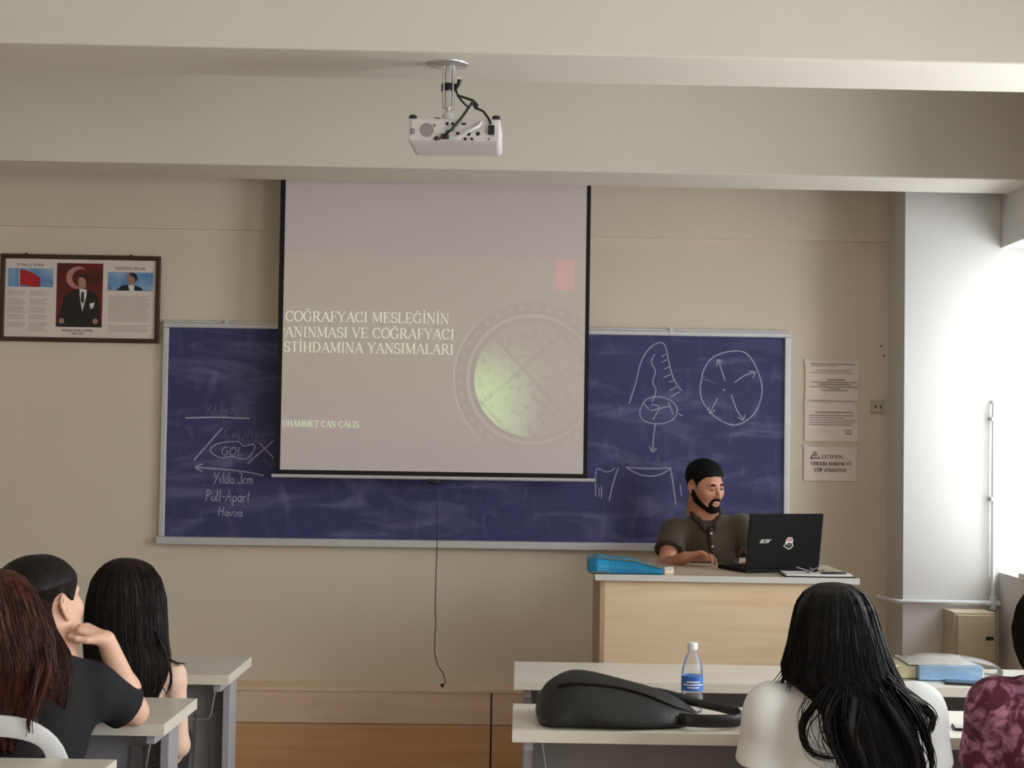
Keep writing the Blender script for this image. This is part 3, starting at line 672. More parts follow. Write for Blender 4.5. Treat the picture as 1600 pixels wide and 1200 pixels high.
# body, upside down: rear panel towards the class
hb = MB(); X0, X1, T, Bm = -.112, .16, -.186, -.252
hb.add([(X0, -.09, T), (X1, -.09, T), (X1, .13, T), (X0, .13, T), (X0, -.095, Bm), (X1, -.095, Bm), (X1, .13, Bm), (X0, .13, Bm), (X0+.006, -.07, Bm-.006), (X1-.008, -.07, Bm-.006), (X1-.012, .115, Bm-.008), (X0+.01, .115, Bm-.008)],
       [(0, 1, 2, 3), (0, 4, 5, 1), (1, 5, 6, 2), (2, 6, 7, 3), (3, 7, 4, 0), (4, 8, 9, 5), (5, 9, 10, 6), (6, 10, 11, 7), (7, 11, 8, 4), (8, 11, 10, 9)])
hb.build('housing', 'projector_white', pj, .008)
pan = box('rear_panel', 'projector_white', pj, X0+.01, X1-.012, -.0965, -.092, Bm+.006, T-.006, .001)
MB().lathe([(.021, 0), (.021, .001)], (X0+.055, -.0965, -.222), 24, 'Y').build('speaker_grille', 'projector_grey', pan)
for k in range(4): box('vent_slot', 'black_plastic', pan, X0+.006, X0+.02, -.0972, -.0965, -.234+k*.0045, -.232+k*.0045)
inset = box('port_inset', 'aluminium', pan, -.002, .09, -.0974, -.0965, -.214, -.194)
for x, z, r in ((.004, -.203, .005), (.02, -.203, .005), (.036, -.232, .005), (.068, -.232, .0065), (.096, -.232, .006), (-.028, -.247, .007), (.058, -.248, .005), (.078, -.248, .0045), (.128, -.248, .0025), (-.018, -.2485, .003)):
    MB().lathe([(r, 0), (r, .0015), (r*.5, .0016)], (x, -.0974, z), 12, 'Y').build('port', 'black_plastic', pan)
box('port', 'black_plastic', pan, .046, .06, -.0982, -.0974, -.206, -.2)
box('port', 'print_blue', pan, .0, .028, -.0982, -.0965, -.226, -.221); box('button', 'black_plastic', pan, -.036, -.032, -.098, -.0965, -.212, -.204)
for a, c in ((X0+.012, -.08), (X1-.012, -.08), (-.03, -.04)): MB().lathe([(.012, 0), (.012, .008), (.009, .011)], (a, c, T), 14).build('rubber_foot', 'black_plastic', pj)
MB().lathe([(.03, -.02), (.03, .012), (.024, .014)], (.05, .128, -.222), 20, 'Y').build('lens', 'black_plastic', pj)
MB().tube([(.022, -.01, -.082), (.03, -.02, -.105), (.05, -.04, -.13), (.066, -.05, -.145)], .0035, 6).build('cable', 'black_plastic', pj)
MB().tube([(.03, -.03, -.104), (.055, -.045, -.114), (.08, -.06, -.126), (.092, -.07, -.142), (.085, -.075, -.152), (.08, -.075, -.14)], .0038, 6).build('cable', 'black_plastic', pj)
MB().tube([(.08, -.075, -.128), (.05, -.1, -.18), (.02, -.112, -.222), (.0, -.112, -.238), (-.004, -.1, -.243)], .0045, 6).build('cable', 'black_plastic', pj)
MB().tube([(.08, -.075, -.135), (.086, -.085, -.152), (.11, -.1, -.165), (.128, -.108, -.19), (.134, -.106, -.205)], .004, 6).build('cable', 'black_plastic', pj)
MB().tube([(.105, -.1, -.195), (.1, -.118, -.212), (.075, -.12, -.226), (.05, -.112, -.24), (.02, -.106, -.247), (.01, -.1, -.248)], .0045, 6).build('cable', 'white_plastic', pj)
box('plug', 'black_plastic', pj, .126, .145, -.112, -.0975, -.236, -.208, .003); box('plug', 'black_plastic', pj, -.014, .01, -.115, -.0975, -.25, -.236, .003)
box('connector', 'white_plastic', pj, .01, .042, -.108, -.0975, -.252, -.241, .002)
MB().tube([(.022, -.012, -.078), (.03, -.016, -.066), (.034, -.018, -.052)], [.006, .007, .009], 6).build('cable_end', 'black_plastic', pj); box('socket_tip', 'white_plastic', pj, .026, .042, -.026, -.01, -.052, -.046)

# ------------------------------------------------------------------ teaching desk
PX0, PX1, PY0, PY1, PZ = .288, 1.30, 5.9, 6.52, 1.016
pd = thing('teaching_desk', 'pale wooden teaching desk with a closed front panel under the laptop', 'desk', loc=((PX0+PX1)/2, (PY0+PY1)/2, .2), rz=0)
cx, cy = (PX0+PX1)/2, (PY0+PY1)/2
w2, d2 = (PX1-PX0)/2, (PY1-PY0)/2
top = PZ-.2
box('desk_top', 'podium_top', pd, -w2, w2, -d2+.006, d2, top-.022, top, .002); box('edge_band', 'podium_edge', pd, -w2, w2, -d2, -d2+.006, top-.023, top+.0005, .001)
box('front_panel', 'podium_wood', pd, -w2+.039, w2-.039, -d2+.03, -d2+.048, .02, top-.022, .001)
for s in (-1, 1): box('side_panel', 'podium_side', pd, s*(w2-.03)-.009, s*(w2-.03)+.009, -d2+.03, d2-.02, 0, top-.022, .001)
box('plinth', 'podium_side', pd, -w2+.04, w2-.04, -d2+.05, -d2+.06, 0, .06)

# ------------------------------------------------------------------ student desks
DZ, DT, DD = .75, .031, .42
def student_desk(label, x0, x1, y0, group, wire=True):
    t = thing('student_desk', label, 'desk', group, loc=((x0+x1)/2, y0+DD/2, 0))
    w = (x1-x0)/2
    box('desk_top', 'desk_top', t, -w+.002, w-.002, -DD/2+.002, DD/2-.002, DZ-DT, DZ, .001)
    eb_ = MB().box(-w, w, -DD/2, -DD/2+.002, DZ-DT, DZ-.0005).box(-w, -w+.002, -DD/2+.002, DD/2, DZ-DT, DZ-.0005).box(w-.002, w, -DD/2+.002, DD/2, DZ-DT, DZ-.0005)
    eb_.build('edge_band', 'desk_edge', t)
    for s in (-1, 1):
        x = s*(w-.045)
        lg_ = box('leg', 'desk_metal', t, x-.013, x+.013, .0, .115, .04, DZ-DT, .003)
        box('foot_bar', 'desk_metal', t, x-.02, x+.02, -DD/2+.03, DD/2-.0, .0, .04, .004)
        box('top_bar', 'desk_metal', t, x-.012, x+.012, -DD/2+.04, 0, DZ-DT-.03, DZ-DT, .002)
    box('front_panel', 'desk_panel', t, -w+.06, w-.06, .115, .13, .28, DZ-DT-.005, .002)
    # wire rack under the top
    n = 2
    for s in (-1, 1):
        cxr = s*w*.5
        a, c = cxr-w*.42, cxr+w*.42
        z1_, z0_ = DZ-DT, DZ-DT-.14
        MB().tube([(c, -.05, z1_), (c-.02, -.05, z0_+.015), (c-.03, -.05, z0_), (a+.03, -.05, z0_), (a+.02, -.05, z0_+.015), (a, -.05, z1_)], .0028, 6).build('rack_wire', 'steel', t)
        MB().tube([(c-.03, -.05, z0_), (c-.03, .11, z0_)], .0025, 6).build('rack_wire', 'steel', t); MB().tube([(a+.03, -.05, z0_), (a+.03, .11, z0_)], .0025, 6).build('rack_wire', 'steel', t)
        MB().tube([(c-.06, .105, z0_+.05), (c-.10, .105, z0_+.05), (c-.11, .105, .3), (c-.05, .105, .3), (c-.06, .105, z0_+.05)], .002, 6).build('bag_hook', 'steel', t)
    MB().lathe([(.006, 0), (.006, .006), (.003, .008)], (w-.1, .115, DZ-.16), 10, 'Y').build('bolt', 'steel', t)
    return t
GD = 'long pale student desks with grey metal frames'
Y1_, Y2_, Y3_ = 5.0, 4.145, 3.28
student_desk('front left student desk, in front of the girl with bare shoulders', -2.6, -.938, Y1_, GD)
student_desk('left student desk carrying the elbow of the girl in black', -2.6, -.948, Y2_, GD)
student_desk('nearest left student desk, its corner at the bottom edge', -2.6, -.958, Y3_, GD)
student_desk('front right student desk with the plastic wrapped book and phone', -.014, 1.95, Y1_, GD)
student_desk('right student desk with the black bag and water bottle', -.014, 1.95, Y2_, GD)

# ------------------------------------------------------------------ organic shapes: smooth unions of tapered limbs, meshed by surface nets
def smin(a, b, k):
    h = np.clip(.5 + .5*(b-a)/k, 0, 1)
    return b + (a-b)*h - k*h*(1-h)
def A3(p): return np.array(p, np.float32)
class Field:
    def __init__(s, lo, hi, vox=.005):
        s.lo = A3(lo); s.vox = vox
        s.n = np.ceil((A3(hi)-s.lo)/vox).astype(int)+1
        s.D = np.full(tuple(s.n), 1.0, np.float32)
        s.ax = [s.lo[i] + vox*np.arange(s.n[i], dtype=np.float32) for i in range(3)]
    def blk(s, lo, hi, m):
        sl = []
        for i in range(3):
            a = int(max(0, math.floor((lo[i]-m-s.lo[i])/s.vox))); b_ = int(min(s.n[i], math.ceil((hi[i]+m-s.lo[i])/s.vox)+1))
            if b_ <= a: return None
            sl.append(slice(a, b_))
        g = (s.ax[0][sl[0]][:, None, None], s.ax[1][sl[1]][None, :, None], s.ax[2][sl[2]][None, None, :])
        return tuple(sl), g
    def put(s, sl, d, k, sub=False):
        if sub: s.D[sl] = -smin(-s.D[sl], d, k)
        else: s.D[sl] = smin(s.D[sl], d, k)
    def cone(s, a, b, ra, rb=None, k=.02, sub=False, clips=()):
        a, b = A3(a), A3(b); rb = ra if rb is None else rb
        r = max(ra, rb); B = s.blk(np.minimum(a, b)-r, np.maximum(a, b)+r, k+4*s.vox)
        if B is None: return s
        sl, (x, y, z) = B
        ba = b-a; l2 = float(ba@ba)+1e-12
        h = np.clip(((x-a[0])*ba[0]+(y-a[1])*ba[1]+(z-a[2])*ba[2])/l2, 0, 1)
        d = np.sqrt((x-a[0]-h*ba[0])**2+(y-a[1]-h*ba[1])**2+(z-a[2]-h*ba[2])**2) - (ra+(rb-ra)*h)
        for p, n in clips: d = np.maximum(d, (x-p[0])*n[0]+(y-p[1])*n[1]+(z-p[2])*n[2])
        s.put(sl, d, k, sub); return s
    def path(s, pts, rs, k=.02, clips=()):
        for i in range(len(pts)-1): s.cone(pts[i], pts[i+1], rs[i], rs[i+1], k, clips=clips)
        return s
    def ell(s, c, r, R=None, k=.02, sub=False, clips=()):
        c, r = A3(c), A3(r); R = np.eye(3, dtype=np.float32) if R is None else np.asarray(R, np.float32)
        e = np.sqrt(((R*r[None, :])**2).sum(1)); B = s.blk(c-e, c+e, k+4*s.vox)
        if B is None: return s
        sl, (x, y, z) = B
        dx, dy, dz_ = x-c[0], y-c[1], z-c[2]
        q_ = [R[0, j]*dx+R[1, j]*dy+R[2, j]*dz_ for j in range(3)]
        k0 = np.sqrt(sum((q_[j]/r[j])**2 for j in range(3)))+1e-6; k1 = np.sqrt(sum((q_[j]/r[j]**2)**2 for j in range(3)))+1e-6
        d = k0*(k0-1)/k1
        for p, n in clips: d = np.maximum(d, (x-p[0])*n[0]+(y-p[1])*n[1]+(z-p[2])*n[2])
        s.put(sl, d, k, sub); return s
    def clip(s, p, n):
        g = (s.ax[0][:, None, None]-p[0])*n[0]+(s.ax[1][None, :, None]-p[1])*n[1]+(s.ax[2][None, None, :]-p[2])*n[2]
        s.D = np.maximum(s.D, g.astype(np.float32)); return s
    def mesh(s, name, mat, parent=None):
        D = s.D; ins = D < 0
        if not ins.any(): raise ValueError('empty field '+name)
        cnt = np.zeros(tuple(s.n-1), np.int8)
        for i in (0, 1):
            for j in (0, 1):
                for k in (0, 1): cnt += ins[i:s.n[0]-1+i, j:s.n[1]-1+j, k:s.n[2]-1+k]
        act = np.argwhere((cnt > 0) & (cnt < 8))
        idx = np.full(tuple(s.n-1), -1, np.int32); idx[tuple(act.T)] = np.arange(len(act))
        P = np.zeros((len(act), 3), np.float64); W = np.zeros(len(act))
        off = [(i, j, k) for i in (0, 1) for j in (0, 1) for k in (0, 1)]
        val = {o: D[act[:, 0]+o[0], act[:, 1]+o[1], act[:, 2]+o[2]] for o in off}
        for o in off:
            for ax in range(3):
                if o[ax] == 0:
                    o2 = tuple(1 if t == ax else o[t] for t in range(3))
                    a, b_ = val[o], val[o2]; m_ = (a < 0) != (b_ < 0)
                    t = np.where(m_, a/(a-b_+1e-12), 0)
                    q_ = np.tile(np.array(o, float), (len(act), 1)); q_[:, ax] += t
                    P[m_] += q_[m_]; W[m_] += 1
        P = (P/W[:, None] + act)*s.vox + s.lo
        faces = []
        for ax in range(3):
            u, w = (ax+1) % 3, (ax+2) % 3
            sa = [slice(None)]*3; sb = [slice(None)]*3
            sa[ax] = slice(0, s.n[ax]-1); sb[ax] = slice(1, s.n[ax])
            e = np.argwhere(ins[tuple(sa)] != ins[tuple(sb)])
            e = e[(e[:, u] > 0) & (e[:, w] > 0) & (e[:, u] < s.n[u]-1) & (e[:, w] < s.n[w]-1)]
            def g(du, dw):
                t = e.copy(); t[:, u] -= du; t[:, w] -= dw; return idx[tuple(t.T)]
            quad_ = np.stack([g(1, 1), g(0, 1), g(0, 0), g(1, 0)], 1)
            flip = ~ins[tuple(e.T)]
            quad_[flip] = quad_[flip][:, ::-1]
            faces.append(quad_)
        Fq = np.concatenate(faces); Fq = Fq[(Fq >= 0).all(1)]
        me = bpy.data.meshes.new(name)
        me.vertices.add(len(P)); me.vertices.foreach_set('co', P.astype(np.float32).ravel())
        me.loops.add(len(Fq)*4); me.loops.foreach_set('vertex_index', Fq.ravel().astype(np.int32))
        me.polygons.add(len(Fq)); me.polygons.foreach_set('loop_start', np.arange(0, len(Fq)*4, 4, dtype=np.int32))
        me.polygons.foreach_set('use_smooth', np.ones(len(Fq), bool))
        me.update(calc_edges=True); me.validate()
        me.materials.append(M[mat])
        o = bpy.data.objects.new(name, me); C.objects.link(o)
        if parent is not None: put_under(o, parent)
        return o
def put_under(o, parent):
    bpy.context.view_layer.update()
    o.parent = parent; o.matrix_parent_inverse = parent.matrix_world.inverted()
    return o
def nrm(v): v = np.array(v, float); return v/(np.linalg.norm(v)+1e-12)
def facing(yaw, pitch=0, roll=0):
    """columns: person's right, forward, up; yaw 0 looks to +y, positive turns towards +x"""
    R = Matrix.Rotation(-math.radians(yaw), 3, 'Z') @ Matrix.Rotation(math.radians(pitch), 3, 'X') @ Matrix.Rotation(math.radians(roll), 3, 'Y')
    return np.array(R)
def head_prims(F, c, R, s=1.0, k=.014, neck=True, fem=0.0):
    c = np.array(c, float)
    def p(x, y, z): return c + s*(R @ np.array((x, y, z)))
    F.ell(p(0, -.015, .032), (.075*s, .097*s, .088*s), R, k)
    F.ell(p(0, .022, -.03), (.064*s, .072*s, .085*s), R, .03)
    for e in (-1, 1):
        F.cone(p(e*.05, .0, -.055), p(e*.016, .066, -.098), .018*s, .016*s, .03)
        F.ell(p(e*.038, .06, -.026), (.026*s, .024*s, .028*s), R, .02)
    F.ell(p(0, .072, -.102), (.024*s, .019*s, .016*s), R, .02)
    F.cone(p(-.036, .079, .02), p(.036, .079, .02), .012*s, k=.014)
    for e in (-1, 1): F.ell(p(e*.031, .1, .0), (.019*s, .016*s, .011*s), R, .012, sub=True)
    F.cone(p(0, .088, .012), p(0, .112, -.036), .0075*s, .011*s, .008)
    for e in (-1, 1): F.ell(p(e*.012, .099, -.038), (.008*s, .010*s, .007*s), R, .006)
    F.cone(p(-.02, .088, -.066), p(.02, .088, -.066), .0062*s, k=.006); F.cone(p(-.016, .087, -.078), p(.016, .087, -.078), .0072*s, k=.006)
    for e in (-1, 1):
        def er_(b_, z_): return p(e*(.0745+.36*b_), .002-.93*b_, -.008+z_)
        F.ell(er_(.012, -.001), (.0045*s, .015*s, .026*s), R @ facing(-e*21), .004)
        rim = [er_(*v) for v in ((-.004, .018), (.006, .030), (.018, .033), (.029, .024), (.031, .008), (.026, -.008), (.018, -.021), (.010, -.031), (.0, -.030), (-.004, -.02))]
        F.path(rim, [.0046*s]*7+[.0065*s, .0055*s, .004*s], .003)
    if neck: F.cone(p(0, -.025, -.06), p(0, -.045, -.15), .052*s, .056*s, .03)
def eyes(parent, c, R, s=1.0):
    for e in (-1, 1):
        mb = MB(); mb.lathe([(.0003, .0125), (.006, .011), (.0105, .0065), (.0125, 0), (.0105, -.0065), (.0003, -.0125)], (0, 0, 0), 14)
        o = mb.build('eye', 'eye_white'); o.matrix_world = Matrix.Translation(Vector(np.array(c)+s*(R @ np.array((e*.031, .0775, .0))))) @ Matrix(R.tolist()).to_4x4() @ Matrix.Rotation(-math.pi/2, 4, 'X')
        put_under(o, parent)
        mi = MB().lathe([(.0058, .0109), (.004, .0122), (.0005, .0128)], (0, 0, 0), 12); io = mi.build('iris', 'eye_iris'); io.matrix_world = o.matrix_world.copy(); put_under(io, o)
def hand(F, w, d, n, thumb, size=1.0, curl=(20, 25, 20), spread=4, k=.007):
    """w wrist, d pointing direction, n direction the palm faces, thumb = +1/-1 side of d x n"""
    w, d = np.array(w, float), nrm(d); n = nrm(np.array(n)-d*np.dot(n, d)); sd = np.cross(d, n)*thumb
    z = size
    for i, o in enumerate((.030, .010, -.010, -.028)):
        kn = w + d*(.082-.006*abs(i-1))*z + sd*o*z
        F.cone(w + d*.008*z + sd*o*.55*z, kn, .0145*z, .0125*z, .014)
        L_ = (.066, .074, .068, .052)[i]*z
        r0 = (.0088, .0090, .0086, .0076)[i]*z
        ang = 0; p0 = kn; base = nrm(d + sd*math.tan(math.radians(spread*(1.5-i))))
        for j, (fr, cu) in enumerate(zip((.46, .30, .24), curl)):
            ang += cu + (i-1.5)*2
            dd = base*math.cos(math.radians(ang)) + n*math.sin(math.radians(ang))
            p1 = p0 + dd*L_*fr
            F.cone(p0, p1, r0*(1-.09*j), r0*(1-.09*(j+1)), .0035)
            p0 = p1
    b0 = w + d*.018*z + sd*.026*z; b1 = b0 + nrm(d*.7+sd*.75+n*.25)*.036*z; b2 = b1 + nrm(d*.9+sd*.35+n*.2)*.03*z; b3 = b2 + nrm(d+n*.2)*.022*z
    F.cone(b0, b1, .0155*z, .0115*z, .010); F.cone(b1, b2, .0108*z, .0098*z, .004); F.cone(b2, b3, .0096*z, .0078*z, .004)

class Person:
    def __init__(s, label, J, R_head, mats, build=1.0, vox=.005, headsize=1.0, group=None):
        s.J = {k: np.array(v, float) for k, v in J.items()}; s.Rh = R_head; s.m = mats; s.b = build; s.hs = headsize; s.vox = vox
        pel = s.J['pelvis']
        s.root = thing('person', label, 'person', group, loc=(pel[0], pel[1], 0))
        bpy.context.view_layer.update()
        s.up = nrm(s.J['neck']-s.J['pelvis']); r = s.J['shr']-s.J['shl']; s.sw = np.linalg.norm(r); s.rt = nrm(r - s.up*np.dot(r, s.up)); s.fw = np.cross(s.up, s.rt)
        s.T = np.stack([s.rt, s.fw, s.up], 1)
    def bounds(s, keys, m):
        P = np.array([s.J[k] for k in keys if k in s.J]); return P.min(0)-m, P.max(0)+m
    def torso(s, F, g=0.0, k=.05, lower=True):
        J, b, T = s.J, s.b, s.T
        ch = J['neck']*.60 + J['pelvis']*.40; wa = J['neck']*.34 + J['pelvis']*.66
        hw_ = s.sw/2
        F.ell(ch + s.up*.01, (hw_*.80+g, .105*b+g, .17+g), T, k)
        F.ell(ch + s.fw*.035*b - s.up*.0, (hw_*.68+g, .085*b+g, .10+g), T, k)
        F.ell(wa, (hw_*.70+g, .10*b+g, .15+g), T, k)
        if lower: F.ell(J['pelvis'] + s.up*.03, (hw_*.83+g, .125*b+g, .12+g), T, k)
        for e in ('shr', 'shl'):
            F.cone(J['neck']-s.up*.040, J[e]-s.up*.010, .044*b+g, .040*b+g, .03)
            F.cone(ch + s.up*.06, J[e]-s.up*.03, .07*b+g, .046*b+g, .04)
    def arm(s, F, e, g=0.0, upto=1.0, clip=False, k=.02, sc=1.0):
        J, b = s.J, s.b*sc
        sh, el, wr_ = J['sh'+e], J['el'+e], J['wr'+e]
        if upto <= 1.0:
            end = sh + (el-sh)*upto; d = nrm(el-sh)
            F.cone(sh, end+d*.05, .044*b+g, (.044-.004*upto)*b+g*1.25, k, clips=((end, d),) if clip else ())
        else:
            F.cone(sh, el, .044*b+g, .037*b+g, k); mid = el*.68+wr_*.32
            F.cone(el, mid, .038*b+g, .039*b+g, k); F.cone(mid, wr_, .039*b+g, .026*b+g, k)
    def skin(s, name='body'):
        keys = ['pelvis', 'neck', 'head', 'shl', 'shr', 'ell', 'elr', 'wrl', 'wrr']
        lo, hi = s.bounds(keys, .24); lo[2] = min(s.J['pelvis'][2]-.05, s.J['wrl'][2]-.1, s.J['wrr'][2]-.1)
        F = Field(lo, hi, s.vox); s.torso(F, -.006)
        head_prims(F, s.J['head'], s.Rh, s.hs)
        F.cone(s.J['head'] + s.hs*(s.Rh @ np.array((0, -.03, -.07))), s.J['neck'], .052*s.hs, .058*s.b, .03)
        for e in 'lr':
            s.arm(F, e, 0, 2.0)
            h = s.J.get('hand'+e)
            if h is not None: hand(F, s.J['wr'+e], h[0], h[1], -1 if e == 'l' else 1, s.J.get('hs', 1.0) if False else s.b*.98, tuple(h[2]), h[3][0])
        s.F = F
        return F.mesh(name, s.m['skin'], s.root)
    def shirt(s, name, mat, sleeve=.62, g=.013, neckdrop=.012, neckr=.072, vox=None):
        keys = ['pelvis', 'neck', 'shl', 'shr', 'ell', 'elr']
        lo, hi = s.bounds(keys, .2)
        F = Field(lo, hi, vox or s.vox); s.torso(F, g)
        for e in 'lr': s.arm(F, e, g+.005, sleeve, True, .025)
        # neck opening
        nk = s.J['neck'] + s.up*.03
        F.cone(nk - s.up*.0 + s.fw*.012, nk + s.up*.14 + s.fw*.03, neckr, neckr+.02, .012, sub=True)
        F.clip(s.J['pelvis']-s.up*.06, -s.up)
        return F.mesh(name, mat, s.root)
    def legs(s, mat, shoe='shoe', seat=None):
        J, b = s.J, s.b
        keys = ['pelvis', 'kl', 'kr', 'al', 'ar']
        lo, hi = s.bounds(keys, .2); lo[2] = .0
        F = Field(lo, hi, .009); F.ell(J['pelvis'], (s.sw/2*.86+.012, .14*b, .11), s.T, .04)
        for e in 'lr':
            sg = -1 if e == 'l' else 1
            hp = J['pelvis'] + s.rt*sg*.09*b - s.up*.02
            F.cone(hp, J['k'+e], .085*b, .062*b, .04); F.cone(J['k'+e], J['a'+e], .06*b, .045*b, .03)
        F.mesh('trousers', mat, s.root)
        for e in 'lr':
            a = J['a'+e]; f_ = nrm((s.fw[0], s.fw[1], 0)); zf = s.J['floor'][2] if 'floor' in s.J else 0
            G = Field(a-.3, a+.3, .009); base = np.array((a[0], a[1], zf+.042))
            G.cone(base - f_*.03, base + f_*.15, .042, .036, .02); G.cone(base, a + np.array((0, 0, .02)), .045, .048, .02)
            G.clip((0, 0, zf+.002), (0, 0, -1)); G.mesh('shoe', shoe, s.root)
    def offset_shell(s, name, mat, off, region, halfsize=.16):
        """thin shell over the head (hair cap, beard): region(x,y,z) < 0 in head coordinates"""
        c = s.J['head']; F = Field(c-halfsize*s.hs, c+halfsize*s.hs, .004); head_prims(F, c, s.Rh, s.hs, neck=False)
        x, y, z = np.meshgrid(*F.ax, indexing='ij'); q_ = np.stack([x-c[0], y-c[1], z-c[2]], -1) @ s.Rh.astype(np.float32) / s.hs
        reg = region(q_[..., 0], q_[..., 1], q_[..., 2])
        o = off(q_[..., 0], q_[..., 1], q_[..., 2]) if callable(off) else off
        F.D = -smin(-(F.D-o), -(reg*s.hs).astype(np.float32), .006).astype(np.float32)
        return F.mesh(name, mat, s.root)
def seated(pel, neck, head, sw, yaw_body, knees_fwd=.42, floor=0.0, hip=.1):
    """joint dictionary for a seated figure facing yaw_body"""
    R = facing(yaw_body); rt, fw = R[:, 0], R[:, 1]
    pel, neck, head = (np.array(v, float) for v in (pel, neck, head))
    J = dict(pelvis=pel, neck=neck, head=head, shl=neck-rt*sw/2-np.array((0, 0, .065)), shr=neck+rt*sw/2-np.array((0, 0, .065)))
    for e, sg in (('l', -1), ('r', 1)):
        J['k'+e] = pel + fw*knees_fwd + rt*sg*.11 - np.array((0, 0, .03)); a = J['k'+e] - fw*.05; a[2] = floor+.09; J['a'+e] = a
    J['floor'] = (0, 0, floor)
    return J

# hair that hangs: rows of (y px, x left px, x right px, depth centre, half depth) turned into a strand-ridged mantle
def mantle(rows, face_yaw, hairline_drop, cover, n_phi=168, n_z=64, tip=.05, ridges=.035, seed=1, strands=420):
    r_ = np.random.RandomState(seed)
    K = []
    for (yp, xl, xr, Yc, hb_) in rows:
        a, b_ = at(xl, yp, Yc), at(xr, yp, Yc); K.append((a[2]*.5+b_[2]*.5, (a[0]+b_[0])/2, Yc, abs(b_[0]-a[0])/2, hb_))
    K = np.array(K); zt, zb = K[0, 0], K[-1, 0]
    ph = np.linspace(0, 2*math.pi, n_phi, endpoint=False)
    fr = [(int(r_.randint(3, 46)), r_.uniform(0, 6.28), r_.uniform(-6, 6), r_.uniform(.4, 1)) for _ in range(26)]
    tipv = sum(math.sin(1)*0+np.sin(n*ph+p) for n, p in ((5, 1.), (11, 2.3), (17, .4), (29, 3.1)))/4
    f_ang = math.atan2(math.cos(math.radians(face_yaw)), math.sin(math.radians(face_yaw)))
    dphi = np.abs((ph-f_ang+math.pi) % (2*math.pi)-math.pi)
    front = np.clip((math.radians(cover)-dphi)/math.radians(18), 0, 1)
    V_ = []
    for i in range(n_z+1):
        t = (i/n_z)**1.15
        z = zt + (zb-zt)*t
        zz = z + tip*tipv*max(0, t-.6)/.4
        g = [np.interp(-zz, -K[:, 0], K[:, c]) for c in (1, 2, 3, 4)]
        rid = sum(a*np.sin(n*ph+p+dz_*z*(1 if n < 20 else .4)) for n, p, dz_, a in fr)/len(fr)
        sc = 1 + ridges*2.4*rid*min(1, t*5+.1)
        fd = front*np.clip((zt-z-hairline_drop)/.03, 0, 1)
        sc = sc*(1-fd*.5)
        V_.append(np.stack([g[0]+g[2]*np.cos(ph)*sc, g[1]+g[3]*np.sin(ph)*sc - 0*ph, zz+0*ph], 1))
    V_ = np.concatenate(V_)
    fs = [(i*n_phi+j, (i+1)*n_phi+j, (i+1)*n_phi+(j+1) % n_phi, i*n_phi+(j+1) % n_phi) for i in range(n_z) for j in range(n_phi)]
    mb = MB().add(V_, fs, True)
    top = V_[:n_phi].mean(0)
    mb.add(np.vstack([V_[:n_phi], top[None]]), [(n_phi, j, (j+1) % n_phi) for j in range(n_phi)], True)
    G_ = V_.reshape(n_z+1, n_phi, 3); ctr = G_.mean(1)
    for s_ in range(strands):
        p_ = r_.uniform(0, n_phi); w_ = r_.uniform(-7, 7); i0 = int(r_.uniform(1, n_z*.4)); i1 = int(r_.uniform(n_z*.75, n_z)); lift = r_.uniform(1.0, 1.035); Q = []
        if front[int(p_) % n_phi] > 0 and hairline_drop < .2: continue
        for i in range(i0, i1+1, 3):
            a_ = (p_+w_*(i/n_z)+1.2*math.sin(i*.13+s_)) % n_phi; j = int(a_); fr_ = a_-j
            q_ = G_[i, j]*(1-fr_)+G_[i, (j+1) % n_phi]*fr_; q_ = ctr[i]+(q_-ctr[i])*np.array((lift, lift, 1)); Q.append(q_)
        if len(Q) > 3: mb.tube(Q, [.0013*min(1, .4+k_, (len(Q)-k_)*.4) for k_ in range(len(Q))], 3, cap=False)
    bot = V_[-n_phi:].mean(0)
    mb.add(np.vstack([V_[-n_phi:], bot[None]]), [(n_phi, (j+1) % n_phi, j) for j in range(n_phi)], True)
    return mb
def spline(P, n=6):
    P = [np.array(p, float) for p in P]; Q = []
    for i in range(len(P)-1):
        p0, p1, p2, p3 = P[max(i-1, 0)], P[i], P[i+1], P[min(i+2, len(P)-1)]
        for t in np.linspace(0, 1, n, endpoint=False):
            Q.append(.5*((2*p1)+(-p0+p2)*t+(2*p0-5*p1+4*p2-p3)*t*t+(-p0+3*p1-3*p2+p3)*t**3))
    Q.append(P[-1]); return Q
def lock(mb, pts, r=.012, n=7, thin=.0032, seed=0):
    """a lock of hair along pixel points (x, y, depth): a tapering bundle of fine strands"""
    rr_ = np.random.RandomState(seed); P = spline([at(*p) for p in pts], 5); k = len(P)
    mb.tube(P, [r*.75*max(.12, 1-abs(i/(k-1)-.3)**1.5*1.5) for i in range(k)], 7, flat=.6)
    for s_ in range(n):
        o = rr_.normal(0, 1, 3)*r*.75; o2 = rr_.normal(0, 1, 3)*r*.9
        Q = [P[i] + o*(1-i/(k-1)) + o2*(i/(k-1))*.8 + np.array((math.sin(i*.5+s_), 0, 0))*r*.15 for i in range(k)]
        mb.tube(Q, [thin*max(.2, 1-.7*i/(k-1)) for i in range(k)], 4, cap=False)
    return mb
def wisps(mb, pts, n, spread, thin=.0012, seed=0):
    rr_ = np.random.RandomState(seed); P = spline([at(*p) for p in pts], 5); k = len(P)
    for s_ in range(n):
        o = rr_.normal(0, 1, 3)*spread; o2 = rr_.normal(0, 1, 3)*spread*1.6
        mb.tube([P[i]+o*(1-i/(k-1))+o2*(i/(k-1)) for i in range(k)], [thin*max(.3, 1-.6*i/(k-1)) for i in range(k)], 4, cap=False)
    return mb
def hairmesh(mb, mat, person, name='hair'):
    o = mb.build(name, mat); put_under(o, person.root); return o

